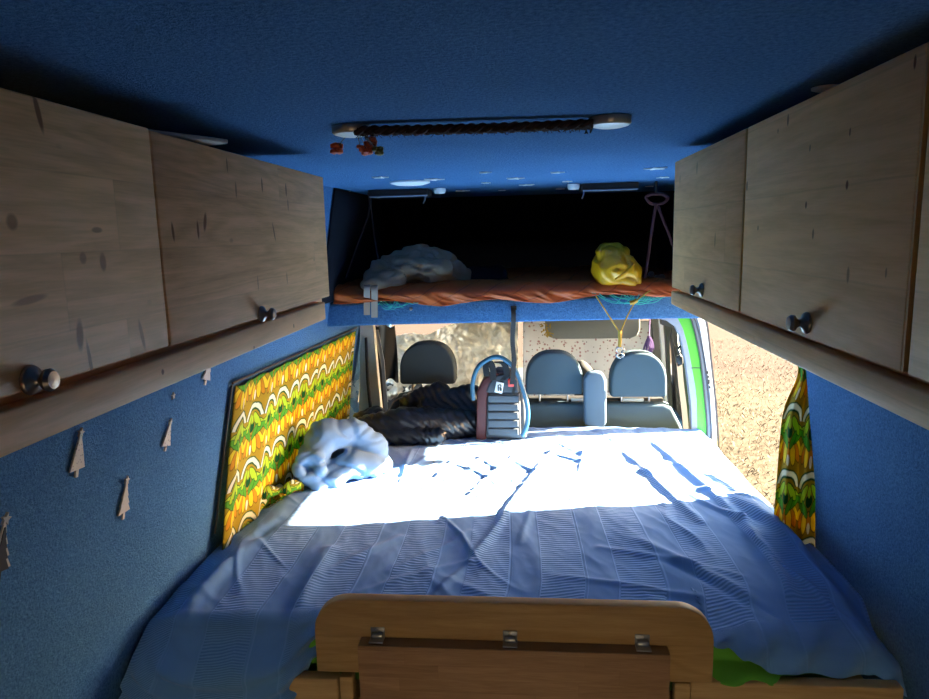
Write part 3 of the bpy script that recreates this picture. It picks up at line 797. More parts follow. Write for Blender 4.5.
# ---------------------------------------------------------------- things on the bed
def crease(p, s, k): return -max(0, 1-abs(noise.noise(Vector(p)*s))*k)
def dv(c, n): return .009*crease((c.x*1.2+c.z*1.0, c.y*.4, c.z*.6-c.x*.4), 9, 6)+.006*crease((c.x*.6-c.z*1.4, c.y*.4, c.z*.5), 15, 5)+.30*( .013*ridge((c.x*6+c.z*4, c.y*5, c.z*9-c.x*3), 1, 4)+.010*fbm(c, 7, 2))
def q3(px, py, Y): return P(px, py, Y=Y)
ring = q3(309, 466, 2.44)
caps = [(q3(312, 458, 2.50), q3(324, 436, 2.55), .060, .066), (q3(324, 436, 2.55), q3(352, 432, 2.62), .066, .062), (q3(352, 432, 2.62), q3(374, 447, 2.66), .060, .058), (q3(374, 447, 2.66), q3(380, 464, 2.66), .055, .05),
        (q3(325, 478, 2.5), q3(350, 464, 2.55), .05, .055), (q3(350, 464, 2.55), q3(378, 468, 2.6), .055, .045), (q3(340, 450, 2.68), q3(362, 460, 2.72), .10, .10), (q3(318, 482, 2.46), q3(335, 482, 2.48), .035, .04),
        ('torus', ring, (.45, -1, .15), .042, .022), (q3(316, 462, 2.60), q3(330, 470, 2.62), .06, .07), (q3(305,478,2.46), q3(318,486,2.44), .03, .03)]
tag(lump('duvet', caps, M_DUVET, None, .0075, 8, dv), 'rumpled pale blue duvet rolled up on the left of the bed beside the curtain', 'duvet')
bm = None
def jd(c, n):
    s = math.sin((c.x*.75+c.z*.9+.05*noise.noise(c*5))*math.pi/.030)
    return .012*abs(s)**.5-.008+.006*ridge(c, 12, 2)
caps = [(q3(366, 428, 3.02), q3(405, 424, 3.06), .055, .075), (q3(405, 424, 3.06), q3(450, 424, 3.12), .075, .07), (q3(450, 424, 3.12), q3(474, 424, 3.16), .07, .06), (q3(440, 404, 3.26), q3(470, 396, 3.27), .062, .055),
        (q3(430, 410, 3.24), q3(470, 412, 3.24), .06, .07), (q3(384, 436, 2.98), q3(440, 436, 3.0), .028, .03), (q3(362, 421, 3.1), q3(376, 416, 3.15), .045, .045), (q3(408, 402, 3.27), q3(440, 392, 3.29), .04, .05)]
tag(lump('puffer_jacket', caps, M_PUFF, None, .0075, 6, jd), 'shiny black quilted jacket heaped on the bed against the left seat', 'jacket')
# hydration backpack
t = thing('backpack', 'grey and dark red hydration backpack standing on the bed against the seats', 'backpack', q3(502, 440, 3.08))
YP = 3.08
def rq(pts, Y): return [q3(px, py, Y) for px, py in pts]
prismo('pack_body', rq([(478, 439), (527, 439), (526, 405), (522, 384), (514, 373), (497, 371), (486, 378), (480, 395)], YP), (0, .12, 0), M_BAGG, t, .014, seg=3)
prismo('side_panel', rq([(476, 440), (486, 440), (487, 400), (490, 384), (500, 374), (494, 373), (483, 380), (477, 392)], YP-.012), (0, .10, 0), M_BAGR, t, .006)
prismo('back_pad', rq([(486, 437), (521, 437), (520, 393), (490, 393)], YP-.014), (0, .02, 0), M_BAGG, t, .006)
for k in range(5):
    y0 = 395.5+k*8.3; prismo('mesh_ridge', rq([(488, y0+7), (518.5, y0+7), (518.5, y0), (488, y0)], YP-.022), (0, .016, 0), M_BAGM, t, .005, seg=3)
prismo('lid', rq([(486, 393), (519, 393), (517, 380), (508, 374), (496, 376), (489, 384)], YP-.02), (0, .05, 0), M_BAGG, t, .008, seg=3)
boxo('label_tag', q3(495.5, 393, YP-.03), q3(503, 382, YP-.024), M_LABEL, t, .001, Matrix.Rotation(.2, 3, 'Y'))
bm = bmesh.new()
for (x0, y0, x1, y1) in ((497.6, 385, 498.8, 391), (498.6, 384.4, 501, 385.4), (500.4, 385, 501.4, 387.6), (498.6, 387.4, 501, 388.2), (499.6, 388, 501.8, 391)):
    a, b = q3(x0, y1, YP-.0325), q3(x1, y0, YP-.0315); add_box(bm, a, b)
obj('label_print', bm, M_INK, t, smooth=False)
for (pts) in ([(487, 376), (486, 366), (490, 362), (493, 370), (493, 380)], [(497, 362), (504, 364), (507, 374), (503, 380)]):
    bm = bmesh.new(); add_strap(bm, spline(rq(pts, YP-.02), 6), .028, .008, (1, -.3, .1)); obj('shoulder_strap', bm, M_BLACKF, t)
bm = bmesh.new(); add_box(bm, q3(508, 387, YP-.03), q3(514, 378, YP-.015)); o = obj('red_buckle', bm, M_REDP, t, bevel=.004)
bm = bmesh.new(); add_strap(bm, spline(rq([(512, 382), (514, 388), (513, 394)], YP-.025), 5), .012, .004, (1, 0, 0)); obj('strap_end', bm, M_BLACKF, t)
tubeo('drinking_hose', rq([(473.5, 400), (472.5, 385), (477, 369), (487, 360), (498, 357), (508, 362), (517, 373), (523, 389), (527.5, 408), (527, 424), (522, 436)], YP-.03), .0105, M_HOSE, t, 12)

# ---------------------------------------------------------------- seats
def dome(w, h, c, Y, k=.55, n=10, flare=.0):
    pts = [(-w*(.97), 0), (-w, h*.06)]
    for i in range(0, 2*n+1):
        a = math.pi-(math.pi*i/(2*n)); pts.append((w*math.copysign(abs(math.cos(a))**.82, math.cos(a)), h*.30+h*.70*math.sin(a)**.9))
    pts += [(w, h*.06), (w*.97, 0)]
    return [Vector((c.x+x, Y, c.z+z)) for x, z in pts]
def headrest(px0, px1, pyb, pyt, Y, parent, mat, posts):
    a, b, tp = q3(px0, pyb, Y), q3(px1, pyb, Y), q3((px0+px1)/2, pyt, Y); c = (a+b)/2; w = (b.x-a.x)/2
    hr = prismo('headrest', dome(w, tp.z-c.z, c, Y), (0, .11, 0), mat, parent, .030, seg=5)
    for dx in posts:
        tubeo('headrest_post', [(c.x+dx, Y+.055, c.z+.02), (c.x+dx, Y+.06, c.z-.10)], .006, M_NICKEL, hr, 10)
    return hr
SY = 3.36
t = thing('driver_seat', 'dark grey single seat with pale piping at the left in the cab', 'seat', (-.48, 3.6, 0))
poly = rq([(372, 470), (380, 425), (388, 408), (396, 398), (412, 394), (452, 394), (464, 400), (474, 420), (478, 470)], SY)
for p_ in poly[:1]+poly[-1:]: p_.z = .30
prismo('backrest', poly, (0, .13, 0), M_SEATD, t, .03, seg=4)
tubeo('piping', [p_+Vector((0, -.002, 0)) for p_ in rq([(383, 432), (386, 418), (391, 406), (398, 399), (412, 396.5), (452, 396.5), (463, 402)], SY)], .004, M_PIPING, t, 6)
boxo('seat_cushion', (-.74, SY+.1, .30), (-.24, SY+.60, .44), M_SEATD, t, .04, seg=4)
boxo('seat_base', (-.70, SY+.12, 0), (-.28, SY+.55, .30), M_BLACKP, t, .02)
headrest(400, 455.5, 384.5, 343, SY+.0, t, M_SEATD, (-.085, .085))
t = thing('bench_seat', 'blue grey double passenger bench with two headrests in the cab', 'seat', (.32, 3.6, 0))
poly = rq([(524, 470), (525, 409), (530, 404.5), (560, 404), (630, 404), (664, 404.5), (672, 408), (681, 425), (690, 450), (692, 470)], SY)
for p_ in poly[:1]+poly[-1:]: p_.z = .30
prismo('backrest', poly, (0, .12, 0), M_SEAT, t, .022, seg=4)
boxo('seat_cushion', (-.02, SY+.1, .30), (.70, SY+.58, .44), M_SEAT, t, .04, seg=4)
boxo('seat_base', (.02, SY+.12, 0), (.66, SY+.55, .30), M_BLACKP, t, .02)
headrest(525.5, 583, 395, 352.5, SY-.01, t, M_SEAT, (-.07, .07)); headrest(610.5, 667, 397.5, 353, SY-.01, t, M_SEAT, (-.075, .06))
# dark box added for the shaded gap under the headrests, and latches
a, b = q3(528, 404, SY+.1), q3(662, 397, SY+.1)
boxo('gap_shade', (a.x, SY+.06, a.z-.03), (b.x, SY+.14, a.z+.036), M_BLACKP, t, .006)
for (px, w) in ((578, .07), (632, .11)):
    c = q3(px, 402, SY+.06); boxo('latch', (c.x-w/2, SY+.045, c.z+.004), (c.x+w/2, SY+.062, c.z+.022), M_LIGHTTRIM, t, .004)
poly = rq([(584.5, 424), (584, 380), (588, 373), (596, 371.5), (603, 373), (606.5, 380), (607, 424), (603, 428), (588, 428)], SY-.075)
prismo('armrest', poly, (0, .065, 0), M_ARM, t, .014, seg=4)

# ---------------------------------------------------------------- cab front
struct(boxo('trim_4', (-.95, 4.28, .30), (.88, 4.85, .56), M_DASH, bevel=.04, seg=4), 'dark dashboard')
o = grido('window_1', lambda u, v: Vector((-.92+u*1.78, 4.95-v*.50-.08*(2*u-1)**2, .52+v*.60)), 12, 6, M_GLASS); struct(o, 'windscreen glass')
# silver cover
ha = {}
def foilf(u, v):
    px = 384+u*134; top = 321+17*(1-sstep(.28, .58, u))+(5*noise.noise(Vector((u*7, 0, 3))))
    py = top+(430-top)*v; p = q3(px, py, 4.2)
    d = .075*ridge((u*3.6+v*1.3, v*2.6-u, 1.3), 1, 5)+.03*ridge((u*11-v*5, v*7+u*3, 4.), 1, 3)+.05*math.sin(u*4.2+1)-.10*v
    return p+Vector((0, d, 0))
tag(grido('foil_cover', foilf, 110, 90, M_FOIL, None, .001), 'crumpled silver foil cover hung inside the windscreen behind the left seat', 'sunshade')
def florf(u, v):
    px = 523+u*135; top = 320+.5*math.sin(u*9); py = top+(425-top)*v; p = q3(px, py, 4.22)
    return p+Vector((0, .006*math.sin(u*19+v)+.006*fbm((u*5, v*4, 0), 1, 2)-.10*v, 0))
tag(grido('floral_cloth', florf, 80, 50, M_FLORAL, None, .001), 'pale cloth with small red flowers hung inside the windscreen behind the bench seat', 'cloth')
t = thing('sun_visor', 'grey rounded sun visor folded down in front of the floral cloth', 'visor', q3(592, 320, 4.02))
prismo('visor_panel', rq([(545, 316), (545, 330), (549, 337), (556, 339), (630, 338.5), (637, 336), (640, 330), (640, 316)], 4.02), (0, .02, 0), M_VISOR, t, .006, seg=3)
tubeo('visor_rod', rq([(545, 319), (600, 318), (642, 319)], 4.03), .005, M_BLACKP, t, 8)
for px in (556, 628):
    c = q3(px, 318, 4.03); tubeo('mount_arm', [c, c+Vector((0, 0, .08)), (c.x, 4.03, 1.143)], .006, M_BLACKP, t, 8)
bm = bmesh.new()
for k in range(26):
    c = q3(546+random.uniform(-5, 5), 329+random.uniform(-6, 7), 4.01); add_tube(bm, [c, c+Vector((random.uniform(-.02, .02), random.uniform(-.02, 0), random.uniform(-.03, .01)))], .003, 5)
tag(obj('yellow_tuft', bm, M_YCORD), 'small ochre yellow tuft hanging at the left end of the sun visor', 'ornament')
bm = bmesh.new()
c = q3(650, 340, 3.95)
for k in range(9):
    p0 = q3(649+random.uniform(-1, 1), 336, 3.95); p1 = q3(643+k*1.3, 356-abs(k-3)*1.2, 3.94+random.uniform(-.01, .01)); add_strap(bm, spline([p0, p0.lerp(p1, .5)+Vector((random.uniform(-.01, .01), 0, 0)), p1], 4), .010, .003, (1, .2, 0))
add_tube(bm, [q3(649, 336, 3.95), q3(650, 318, 3.96)], .002, 5)
tag(obj('feather_charm', bm, M_PURPLE), 'purple feathery charm hanging right of the sun visor above the right headrest', 'ornament')
tag(lump('dash_blob', [(q3(581, 367, 4.0), q3(586, 372, 4.0), .045, .045), (q3(584, 374, 4.0), q3(584, 405, 4.08), .045, .07)], M_BLACKF, None, .012, 5), 'dark rounded pouch behind and between the two bench headrests', 'blob')  # unidentified dark rounded form, built as a soft lump
# passenger side: door frame, belt, mirror
t = thing('trim_1', 'painted door pillar with seals at the front edge of the side opening', 'pillar', (.8, 3.28, .4)); t['kind'] = 'structure'
def strip(name, A, B, Y, dep, mat, parent):
    def rs(L, n=14):
        L = [Vector((a, b)) for a, b in L]; ds = [0]
        for i in range(1, len(L)): ds.append(ds[-1]+(L[i]-L[i-1]).length)
        out = []
        for k in range(n+1):
            s = ds[-1]*k/n; i = max(j for j in range(len(ds)) if ds[j] <= s+1e-9); i = min(i, len(L)-2)
            out.append(L[i].lerp(L[i+1], (s-ds[i])/max(1e-9, ds[i+1]-ds[i])))
        return out
    a = [q3(p.x, p.y, Y) for p in rs(A)]; b = [q3(p.x, p.y, Y) for p in rs(B)]
    bm = bmesh.new(); n = len(a); D = Vector((0, dep, 0))
    va, vb, wa, wb = ([bm.verts.new(p) for p in L] for L in (a, b, [p+D for p in a], [p+D for p in b]))
    for i in range(n-1):
        bm.faces.new((va[i], va[i+1], vb[i+1], vb[i])); bm.faces.new((wa[i], wb[i], wb[i+1], wa[i+1])); bm.faces.new((va[i], wa[i], wa[i+1], va[i+1])); bm.faces.new((vb[i], vb[i+1], wb[i+1], wb[i]))
    bm.faces.new((va[0], vb[0], wb[0], wa[0])); bm.faces.new((va[-1], wa[-1], wb[-1], vb[-1]))
    return obj(name, bm, mat, parent)
E0 = [(655, 318), (672, 322), (679, 331), (683, 346), (687, 370), (691.5, 406), (692, 470)]
E1 = [(668, 312), (680, 320), (685, 335), (689, 352), (692, 368), (696.5, 394), (698, 470)]
E2 = [(676, 300), (691, 318), (697, 340), (700.5, 360), (703.5, 386), (707, 422), (708, 480)]
E3 = [(690, 300), (699, 320), (703, 345), (706, 362), (710, 390), (713.5, 446), (714, 490)]
E4 = [(700, 300), (707, 330), (710, 360), (714, 394), (717, 440), (718, 500)]
E5 = [(703, 300), (709, 330), (712, 360), (716, 394), (719.5, 440), (720, 500)]
strip('inner_trim', E0, E1, 3.27, .05, M_GREYTRIM, t); strip('painted_strip', E1, E2, 3.27, .06, M_GREEN, t)
strip('rubber_seal', E2, E3, 3.262, .06, M_SEALG, t); strip('outer_skin', E3, E4, 3.255, .06, M_WHITE, t); strip('skin_edge', E4, E5, 3.257, .06, M_SEAL, t)
def off(L, d): return [(x+d, y) for x, y in L]
strip('seal_lip', off(E2, -.3), off(E2, .9), 3.258, .01, M_SEAL, t); strip('seal_lip', off(E2, 3.4), off(E2, 4.4), 3.257, .01, M_SEAL, t)
bm = bmesh.new()
for (x0, y0, x1, y1) in ((706.5, 371, 708.6, 374), (707.4, 375.5, 709.2, 378), (707.8, 379.5, 710, 384), (709, 386, 710.8, 388.5)):
    a, b = q3(x0, y1, 3.2535), q3(x1, y0, 3.2535); add_box(bm, a, b+Vector((0, .001, 0)))
obj('door_sticker_marks', bm, M_INK, t, smooth=False)
bm = bmesh.new(); a, b = q3(691.5, 368, 3.2675), q3(701.5, 368, 3.2675); add_box(bm, (a.x, 3.2665, a.z-.002), (b.x, 3.269, a.z+.002)); obj('panel_joint', bm, M_SEAL, t, smooth=False)
t = thing('trim_2', 'dark door frame and windscreen pillar at the right of the cab', 'frame', (.8, 3.9, .4)); t['kind'] = 'structure'
def xq(pts, X): return [P(px, py, X=X) for px, py in pts]
strip('windscreen_pillar', [(646, 318), (652, 318), (654, 360), (660, 420)], [(657, 318), (661, 318), (662, 360), (668, 420)], 4.15, .10, M_BLACKP, t)
strip('pale_frame', [(659, 318), (661.5, 345), (666, 420)], [(664, 318), (665, 345), (669, 420)], 4.0, .04, M_LIGHTTRIM, t)
strip('window_frame', [(664, 316), (666.5, 345), (671, 440)], [(672, 316), (669.5, 345), (674, 440)], 3.9, .05, M_BLACKP, t)
strip('window_frame', [(660, 312), (680, 312)], [(662, 325), (682, 330)], 3.7, .05, M_SEAL, t)
strip('rear_frame', [(679, 330), (683, 360), (686, 400), (688, 450)], [(683, 326), (688, 360), (691.5, 400), (693, 450)], 3.4, .05, M_BLACKP, t)
o = grido('window_2', lambda u, v: Vector((.86-.06*v, 3.36+u*.78, .45+v*.68)), 2, 2, M_GLASS); struct(o, 'passenger door glass')
t = thing('seat_belt', 'black seat belt hanging beside the right door pillar', 'seat belt', q3(684, 350, 3.33))
bm = bmesh.new(); add_strap(bm, spline(rq([(679, 362), (681, 385), (684, 410), (687, 445)], 3.34), 6), .035, .004, (.8, .5, .1)); obj('webbing', bm, M_BLACKF, t)
bm = bmesh.new(); add_box(bm, q3(676.5, 365, 3.335), q3(682.5, 355, 3.36)); obj('guide_loop', bm, M_BLACKP, t, bevel=.006)
bm = bmesh.new(); add_tube(bm, spline(rq([(681, 357), (678, 350), (681, 346), (684, 352)], 3.34), 5), .005, 8); obj('anchor', bm, M_BLACKP, t)
t = thing('wing_mirror', 'black wing mirror outside the passenger door glass', 'mirror', P(668, 358, X=1.1))
boxo('mirror_shell', P(668, 385, X=1.15)+Vector((-.06, -.03, 0)), P(668, 352, X=1.15)+Vector((.07, .05, 0)), M_BLACKP, t, .03, seg=4); boxo('mirror_arm', (.87, P(668, 380, X=1.15).y-.01, P(668, 378, X=1.15).z), (1.12, P(668, 380, X=1.15).y+.03, P(668, 378, X=1.15).z+.03), M_BLACKP, t, .008)
# driver side
t = thing('trim_3', 'pale grey pillar trim and dark door frame at the left of the cab', 'pillar', (-.86, 3.6, .4)); t['kind'] = 'structure'
strip('pillar_trim', [(360, 322), (360, 370), (358, 440)], [(373, 324), (377, 370), (384, 440)], 3.55, .05, M_LIGHTTRIM, t)
strip('belt_line', [(364.5, 338), (366, 380), (371, 430)], [(366.5, 338), (368.5, 380), (373.5, 430)], 3.53, .02, M_BLACKP, t)
strip('door_frame', [(369, 333), (376, 372), (383, 440)], [(374, 330), (382, 372), (388, 440)], 3.72, .05, M_BLACKP, t)
strip('window_edge', [(376, 330), (381, 360), (386, 440)], [(378, 330), (384, 360), (390, 440)], 3.715, .01, M_SEALG, t)
def blk(u, v):
    p = q3(373+u*21+v*5, 325+v*56+2*math.sin(u*9), 3.95); return p+Vector((0, .03*math.sin(u*7+v*3), 0))
tag(grido('window_blind', blk, 24, 24, M_BLACKF, None, .002), 'black cloth blind over the driver side window left of the silver cover', 'blind')
o = grido('window_3', lambda u, v: Vector((-.965+.07*v, 3.52+u*.70, .50+v*.63)), 2, 2, M_GLASS); struct(o, 'driver door glass')
o = grido('window_4', lambda u, v: Vector((XLW(.60+v*.46, 2.0+u*1.4)-.03, 2.0+u*1.4, .60+v*.46)), 4, 4, M_GLASS); struct(o, 'side window behind the left curtain')

# ---------------------------------------------------------------- shelf over the cab
YS = 2.95
t = thing('overcab_shelf', 'blue carpeted shelf across the van above the cab seats', 'shelf', (-.05, 3.5, 1.12))
prismo('shelf_board', [(-.93, YS+.02, 1.135), (.845, YS+.02, 1.145), (.845, YS+.02, 1.225), (-.93, YS+.02, 1.212)], (0, 1.38, 0), M_CARPET, t, .004)
prismo('front_fascia', [(-.93, YS, 1.112), (-.60, YS, 1.118), (.60, YS, 1.130), (.845, YS, 1.128), (.845, YS, 1.232), (-.93, YS, 1.214)], (0, .03, 0), M_CARPET, t, .010, seg=3)
for sgn, px in ((1, 683),):
    x = q3(px, 330, YS+.05).x
    prismo('corner_brace', [(x, YS+.01, 1.13), (x+sgn*.25, YS+.01, 1.13), (x+sgn*.25, YS+.01, .98), (x+sgn*.10, YS+.01, 1.04)] if sgn < 0 else [(x+.05, YS+.01, 1.14), (x+.16, YS+.01, 1.14), (x+.16, YS+.01, 1.09), (x+.08, YS+.01, 1.12)], (0, .05, 0), M_CARPET, t, .01)
c = q3(411, 309, YS-.001); latheo('screw', [(.007, 0), (.007, .003), (.0001, .005)], c, (0, -1, 0), M_STEEL, t, 12)
def zsh(x): return 1.213+.013*(x+.93)/1.775
def orange(u, v):
    x = -.836+u*1.611; z0 = zsh(x); top = z0+.075+.012*fbm((x*3, 0, 4), 1, 2)-.02*sstep(.3, .8, x)
    hemz = z0+.010-.020*math.exp(-((x+.42)/.16)**2)-.018*math.exp(-((x-.02)/.2)**2)-.008*math.sin(x*14)
    diag = .012*ridge((x*9-v*2.2, v*1.5, 0), 1, 2)
    if v < .45:
        y = 4.2-(4.2-YS-.07)*(v/.45); return Vector((x, y, top+.010*fbm((x*6, y*6, 0), 1, 2)))
    w = (v-.45)/.55; a = min(1, w/.5)*math.pi/2
    y = YS+.07-.085*math.sin(a)-.006*w; z = top-.045*(1-math.cos(a))
    if w > .5: z = (top-.045)*(1-(w-.5)/.5)+hemz*(w-.5)/.5
    return Vector((x, y-diag*sstep(0, .5, w)*.9-.006*math.sin(x*40+z*60)*sstep(.3, .8, w), z))
tag(grido('orange_blanket', orange, 260, 70, M_ORANGE, None, .003, (1.76, .8)), 'orange quilted blanket spread along the shelf above the seats', 'blanket')
def gd(c, n): return .014*crease((c.x, c.y, c.z*1.6+c.x*.4), 12, 5)+ .012*ridge(c, 9, 3)+.008*fbm(c, 16, 2)
caps = [(q3(378, 277, 3.05), q3(392, 272, 3.08), .055, .06), (q3(392, 272, 3.1), q3(420, 264, 3.12), .07, .085), (q3(420, 264, 3.12), q3(448, 268, 3.16), .085, .06), (q3(448, 270, 3.16), q3(462, 275, 3.18), .055, .03), (q3(400, 268, 3.05), q3(440, 271, 3.03), .045, .045), (q3(370, 284, 2.97), q3(380, 284, 2.98), .03, .035), (q3(372, 280, 3.0), q3(395, 281, 3.0), .04, .04)]
tag(lump('grey_jacket', caps, M_GREYCLOTH, None, .010, 5, gd), 'crumpled grey jacket heaped on the left of the orange blanket', 'jacket')
tag(lump('dark_bundle', [(q3(472, 276, 3.25), q3(500, 277, 3.25), .04, .045)], M_NAVYSHADE, None, .012, 5, gd), 'low dark blue bundle on the orange blanket right of the grey jacket', 'bundle')
def yd(c, n): return .010*crease((c.x+c.z*.7, c.y, c.z-c.x*.4), 11, 6)+ .007*ridge((c.x*9+c.z*5, c.y*7, c.z*9), 1, 2)
caps = [(q3(606, 256, 2.98), q3(612, 268, 2.98), .050, .075), (q3(609, 250, 2.98), q3(616, 252, 2.99), .034, .036), (q3(612, 268, 2.98), q3(628, 272, 2.97), .078, .052), (q3(618, 258, 2.98), q3(631, 269, 2.97), .058, .034),
        (q3(602, 268, 2.98), q3(606, 276, 2.97), .045, .040), (q3(606, 279, 2.96), q3(632, 281, 2.95), .028, .024), (q3(633, 264, 2.96), q3(637, 281, 2.95), .014, .016)]
t = lump('dry_bag', caps, M_YELLOW, None, .0085, 4, yd)
tag(t, 'shiny yellow roll top dry bag on the right of the orange blanket', 'bag')
tubeo('rolled_seam', [q3(615, 280, 2.878), q3(626, 272, 2.885), q3(634, 264, 2.91)], .005, M_YELLOW, t, 8)
for (px, y0, y1, lab) in ((367, 287, 315, 'left'), (374.5, 288, 317.5, 'right')):
    bm = bmesh.new(); add_strap(bm, spline([q3(px, y0-4, YS+.02), q3(px, y0, YS-.035), q3(px, (y0+y1)/2, YS-.03), q3(px, y1, YS-.028)], 6), .028, .004, (1, 0, 0))
    tag(obj('webbing_strap', bm, M_STRAPG), 'short grey webbing strap hanging below the grey jacket, %s one of the pair' % lab, 'strap', 'grey straps on the shelf edge')
def net(name, x0, x1, ymid, sag, n, label, seed):
    random.seed(seed); bm = bmesh.new()
    for k in range(n):
        a = x0+random.random()*(x1-x0)*.5; b = x1-random.random()*(x1-x0)*.5; s = sag*random.uniform(.2, 1)
        pts = [q3(a, ymid+random.uniform(-3, 1), YS-.02), q3(a+(b-a)*.3, ymid+s*.8, YS-.022-random.random()*.012), q3(a+(b-a)*.7, ymid+s*.8, YS-.022-random.random()*.012), q3(b, ymid+random.uniform(-3, 1), YS-.02)]
        add_tube(bm, spline(pts, 6), .0016, 5)
    for k in range(n):
        a = x0+random.random()*(x1-x0); d = random.choice((-1, 1))*random.uniform(4, 9)
        c = 1-abs((a-(x0+x1)/2)/((x1-x0)/2)); add_tube(bm, spline([q3(a, ymid-2, YS-.021), q3(a+d*.5, ymid+sag*.4*c, YS-.03), q3(a+d, ymid+sag*.75*c, YS-.026)], 4), .0018, 5)
    tag(obj(name, bm, M_TEAL), label, 'net', 'teal cargo nets under the shelf')
net('cargo_net', 376, 411, 303, 8, 6, 'teal cord net sagging under the left end of the orange blanket', 4)
net('cargo_net', 590, 672, 295, 13, 9, 'teal cord net sagging along the right end of the shelf edge', 9)
t = thing('cord_hanger', 'yellow cord loop hanging from the right net with a clear clip', 'cord', q3(620, 292, YS-.03))
k_ = q3(620, 333, YS-.035)
tubeo('cord', [q3(596, 296, YS-.03), q3(607, 313, YS-.035), k_], .003, M_YCORD, t, 8); tubeo('cord', [q3(652, 289, YS-.03), q3(634, 304, YS-.038), k_], .003, M_YCORD, t, 8)
tubeo('knot', [k_+Vector((0, 0, .012)), k_, k_-Vector((0, 0, .014))], [.009]*17, M_YCORD, t, 8); tubeo('knot', [q3(630, 303, YS-.045), q3(634, 302, YS-.045), q3(637, 300, YS-.045)], [.009]*17, M_YCORD, t, 8)
tubeo('cord_tail', [k_, q3(620, 340, YS-.035), q3(619.5, 347, YS-.035)], .0075, M_YCORD, t, 8)
bm = bmesh.new(); c = q3(620, 352, YS-.035)
for s in (-1, 1): add_tube(bm, spline([c+Vector((0, 0, .024)), c+Vector((s*.016, 0, .012)), c+Vector((s*.008, 0, -.002)), c+Vector((s*.016, 0, -.014)), c+Vector((0, 0, -.026))], 5), .0045, 8)
obj('clear_clip', bm, M_CLEAR, t)
# maroon strap with D handle
t = thing('strap_handle', 'maroon cord with a ring handle hanging by the right cabinet above the shelf', 'strap', q3(655, 195, 3.0))
ring_ = rq([(645.5, 197), (650, 194.5), (656, 194), (663, 194.5), (667.5, 198), (664, 202.5), (657, 204), (650, 203), (645.5, 197)], 3.0)
tubeo('ring', ring_, .0065, M_MAROON, t, 8); tubeo('cord', rq([(656, 204), (651, 235), (647, 265), (643, 287)], 2.99), .0065, M_MAROON, t, 8); tubeo('cord', rq([(657, 204), (664, 222), (674, 248), (690, 290)], 3.0), .006, M_MAROON, t, 8)
c = q3(656, 194, 3.0); tubeo('hook', [c, c+Vector((0, .0, .02)), (c.x, 3.0, ZC)], .005, M_BLACKP, t, 6)
t = thing('hanging_cords', 'pair of thin dark cords slanting down at the left of the shelf', 'cord', (q3(369, 212, 3.2).x, 3.2, ZC))
c = q3(369, 212, 3.2); M_DCORD = plain('dark_cord', (.05, .035, .035), .8)
tubeo('cord', [(c.x, 3.2, ZC), c, q3(358, 243, 3.15), q3(346, 278, 3.1)], .004, M_DCORD, t, 6); tubeo('cord', [(c.x+.01, 3.2, ZC), c+Vector((.012, 0, 0)), q3(375, 240, 3.15), q3(380, 268, 3.1)], .004, M_DCORD, t, 6)
bm = bmesh.new()
for (px, py, r) in ((645, 276, .012), (651, 274, .014), (657, 277, .012), (662, 277, .013)):
    c = q3(px, py, 3.06); add_lathe(bm, [(r*.55, -.004), (r, -.004), (r, .004), (r*.55, .004)], c, (0.2, 1, .3), 14)
tag(obj('chain', bm, M_DCORD), 'short dark chain lying on the blanket behind the maroon cord', 'chain')
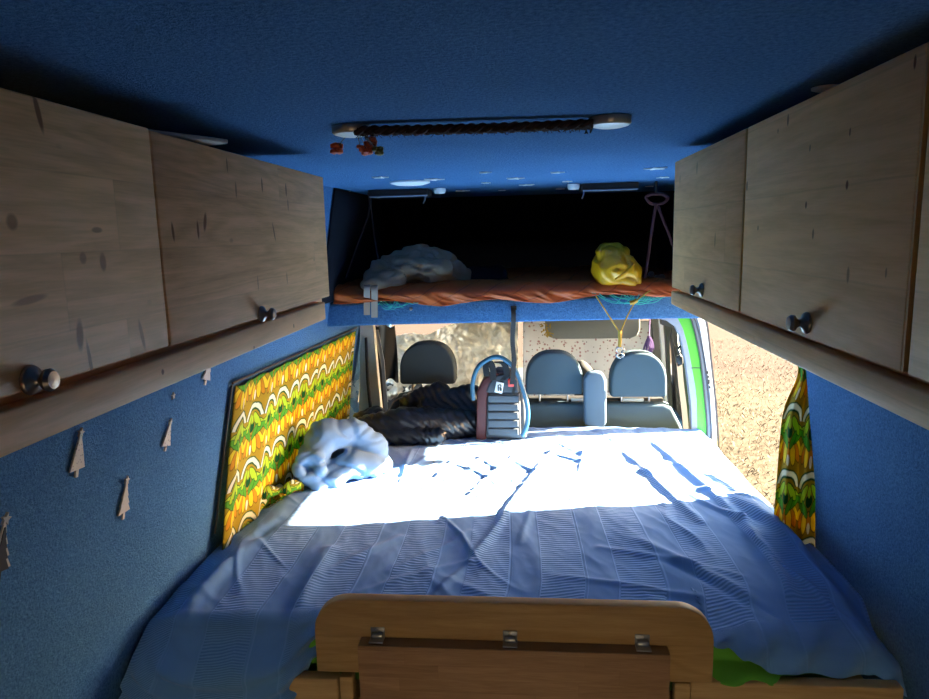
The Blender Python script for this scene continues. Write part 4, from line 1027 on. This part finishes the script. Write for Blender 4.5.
# panels added over the compartment's side walls to paint them as shaded
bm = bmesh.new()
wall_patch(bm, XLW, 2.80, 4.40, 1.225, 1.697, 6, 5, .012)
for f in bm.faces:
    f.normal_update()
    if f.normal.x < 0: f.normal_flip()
o = obj('trim_5', bm, M_NAVYSHADE, None, recalc=False); m = o.modifiers.new('solid', 'SOLIDIFY'); m.thickness = .008; m.offset = -1; struct(o, 'added dark panel painted as shade on the left side of the shelf compartment')
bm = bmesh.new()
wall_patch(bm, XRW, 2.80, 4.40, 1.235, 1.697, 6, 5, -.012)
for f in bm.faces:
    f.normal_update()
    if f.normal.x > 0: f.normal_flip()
o = obj('trim_6', bm, M_NAVYSHADE, None, recalc=False); m = o.modifiers.new('solid', 'SOLIDIFY'); m.thickness = .008; m.offset = -1; struct(o, 'added dark panel painted as shade on the right side of the shelf compartment')
# black strap that steadies the backpack
bm = bmesh.new(); add_strap(bm, spline([q3(513, 306, YS-.005), q3(513.5, 318, YS-.02), q3(512.5, 340, 3.0), q3(514, 362, 3.03), q3(512, 384, 3.05)], 8), .020, .005, (1, .15, 0)); add_box(bm, q3(511, 310, YS-.012), q3(516.5, 306, YS+.0))
tag(obj('black_strap', bm, M_BLACKF), 'black webbing strap hanging from the shelf edge down to the backpack', 'strap')

# ---------------------------------------------------------------- light
SUN_AZ, SUN_EL = R(11), R(24)
s = bpy.data.lights.new('sun', 'SUN'); s.energy = 25.0; s.angle = R(.55); s.color = (1, .85, .60)
so = bpy.data.objects.new('sun', s); COL.objects.link(so)
d = Vector((math.cos(SUN_EL)*math.cos(SUN_AZ), math.cos(SUN_EL)*math.sin(SUN_AZ), math.sin(SUN_EL)))
so.rotation_euler = d.to_track_quat('Z', 'Y').to_euler(); so.location = (6, 2, 4)
w = bpy.data.worlds.new('world'); SC.world = w; w.use_nodes = True; nt = w.node_tree
sky = nt.nodes.new('ShaderNodeTexSky'); sky.sky_type = 'NISHITA'; sky.sun_disc = False; sky.sun_elevation = SUN_EL; sky.sun_rotation = math.pi/2-SUN_AZ
bg = nt.nodes['Background']; tn = nt.nodes.new('ShaderNodeMix'); tn.data_type = 'RGBA'; tn.blend_type = 'MULTIPLY'; tn.inputs[0].default_value = 1; tn.inputs[7].default_value = (1.35, 1.0, .68, 1); nt.links.new(sky.outputs[0], tn.inputs[6]); nt.links.new(tn.outputs[2], bg.inputs[0]); bg.inputs[1].default_value = .3
SC.view_settings.view_transform = 'Standard'; SC.view_settings.look = 'None'; SC.view_settings.exposure = 2.75; SC.view_settings.gamma = 1
SC.view_settings.use_curve_mapping = False
try:
    SC.cycles.max_bounces = 16; SC.cycles.diffuse_bounces = 8; SC.cycles.transparent_max_bounces = 12; SC.cycles.caustics_reflective = False; SC.cycles.caustics_refractive = False; SC.cycles.sample_clamp_indirect = 8
except Exception: pass
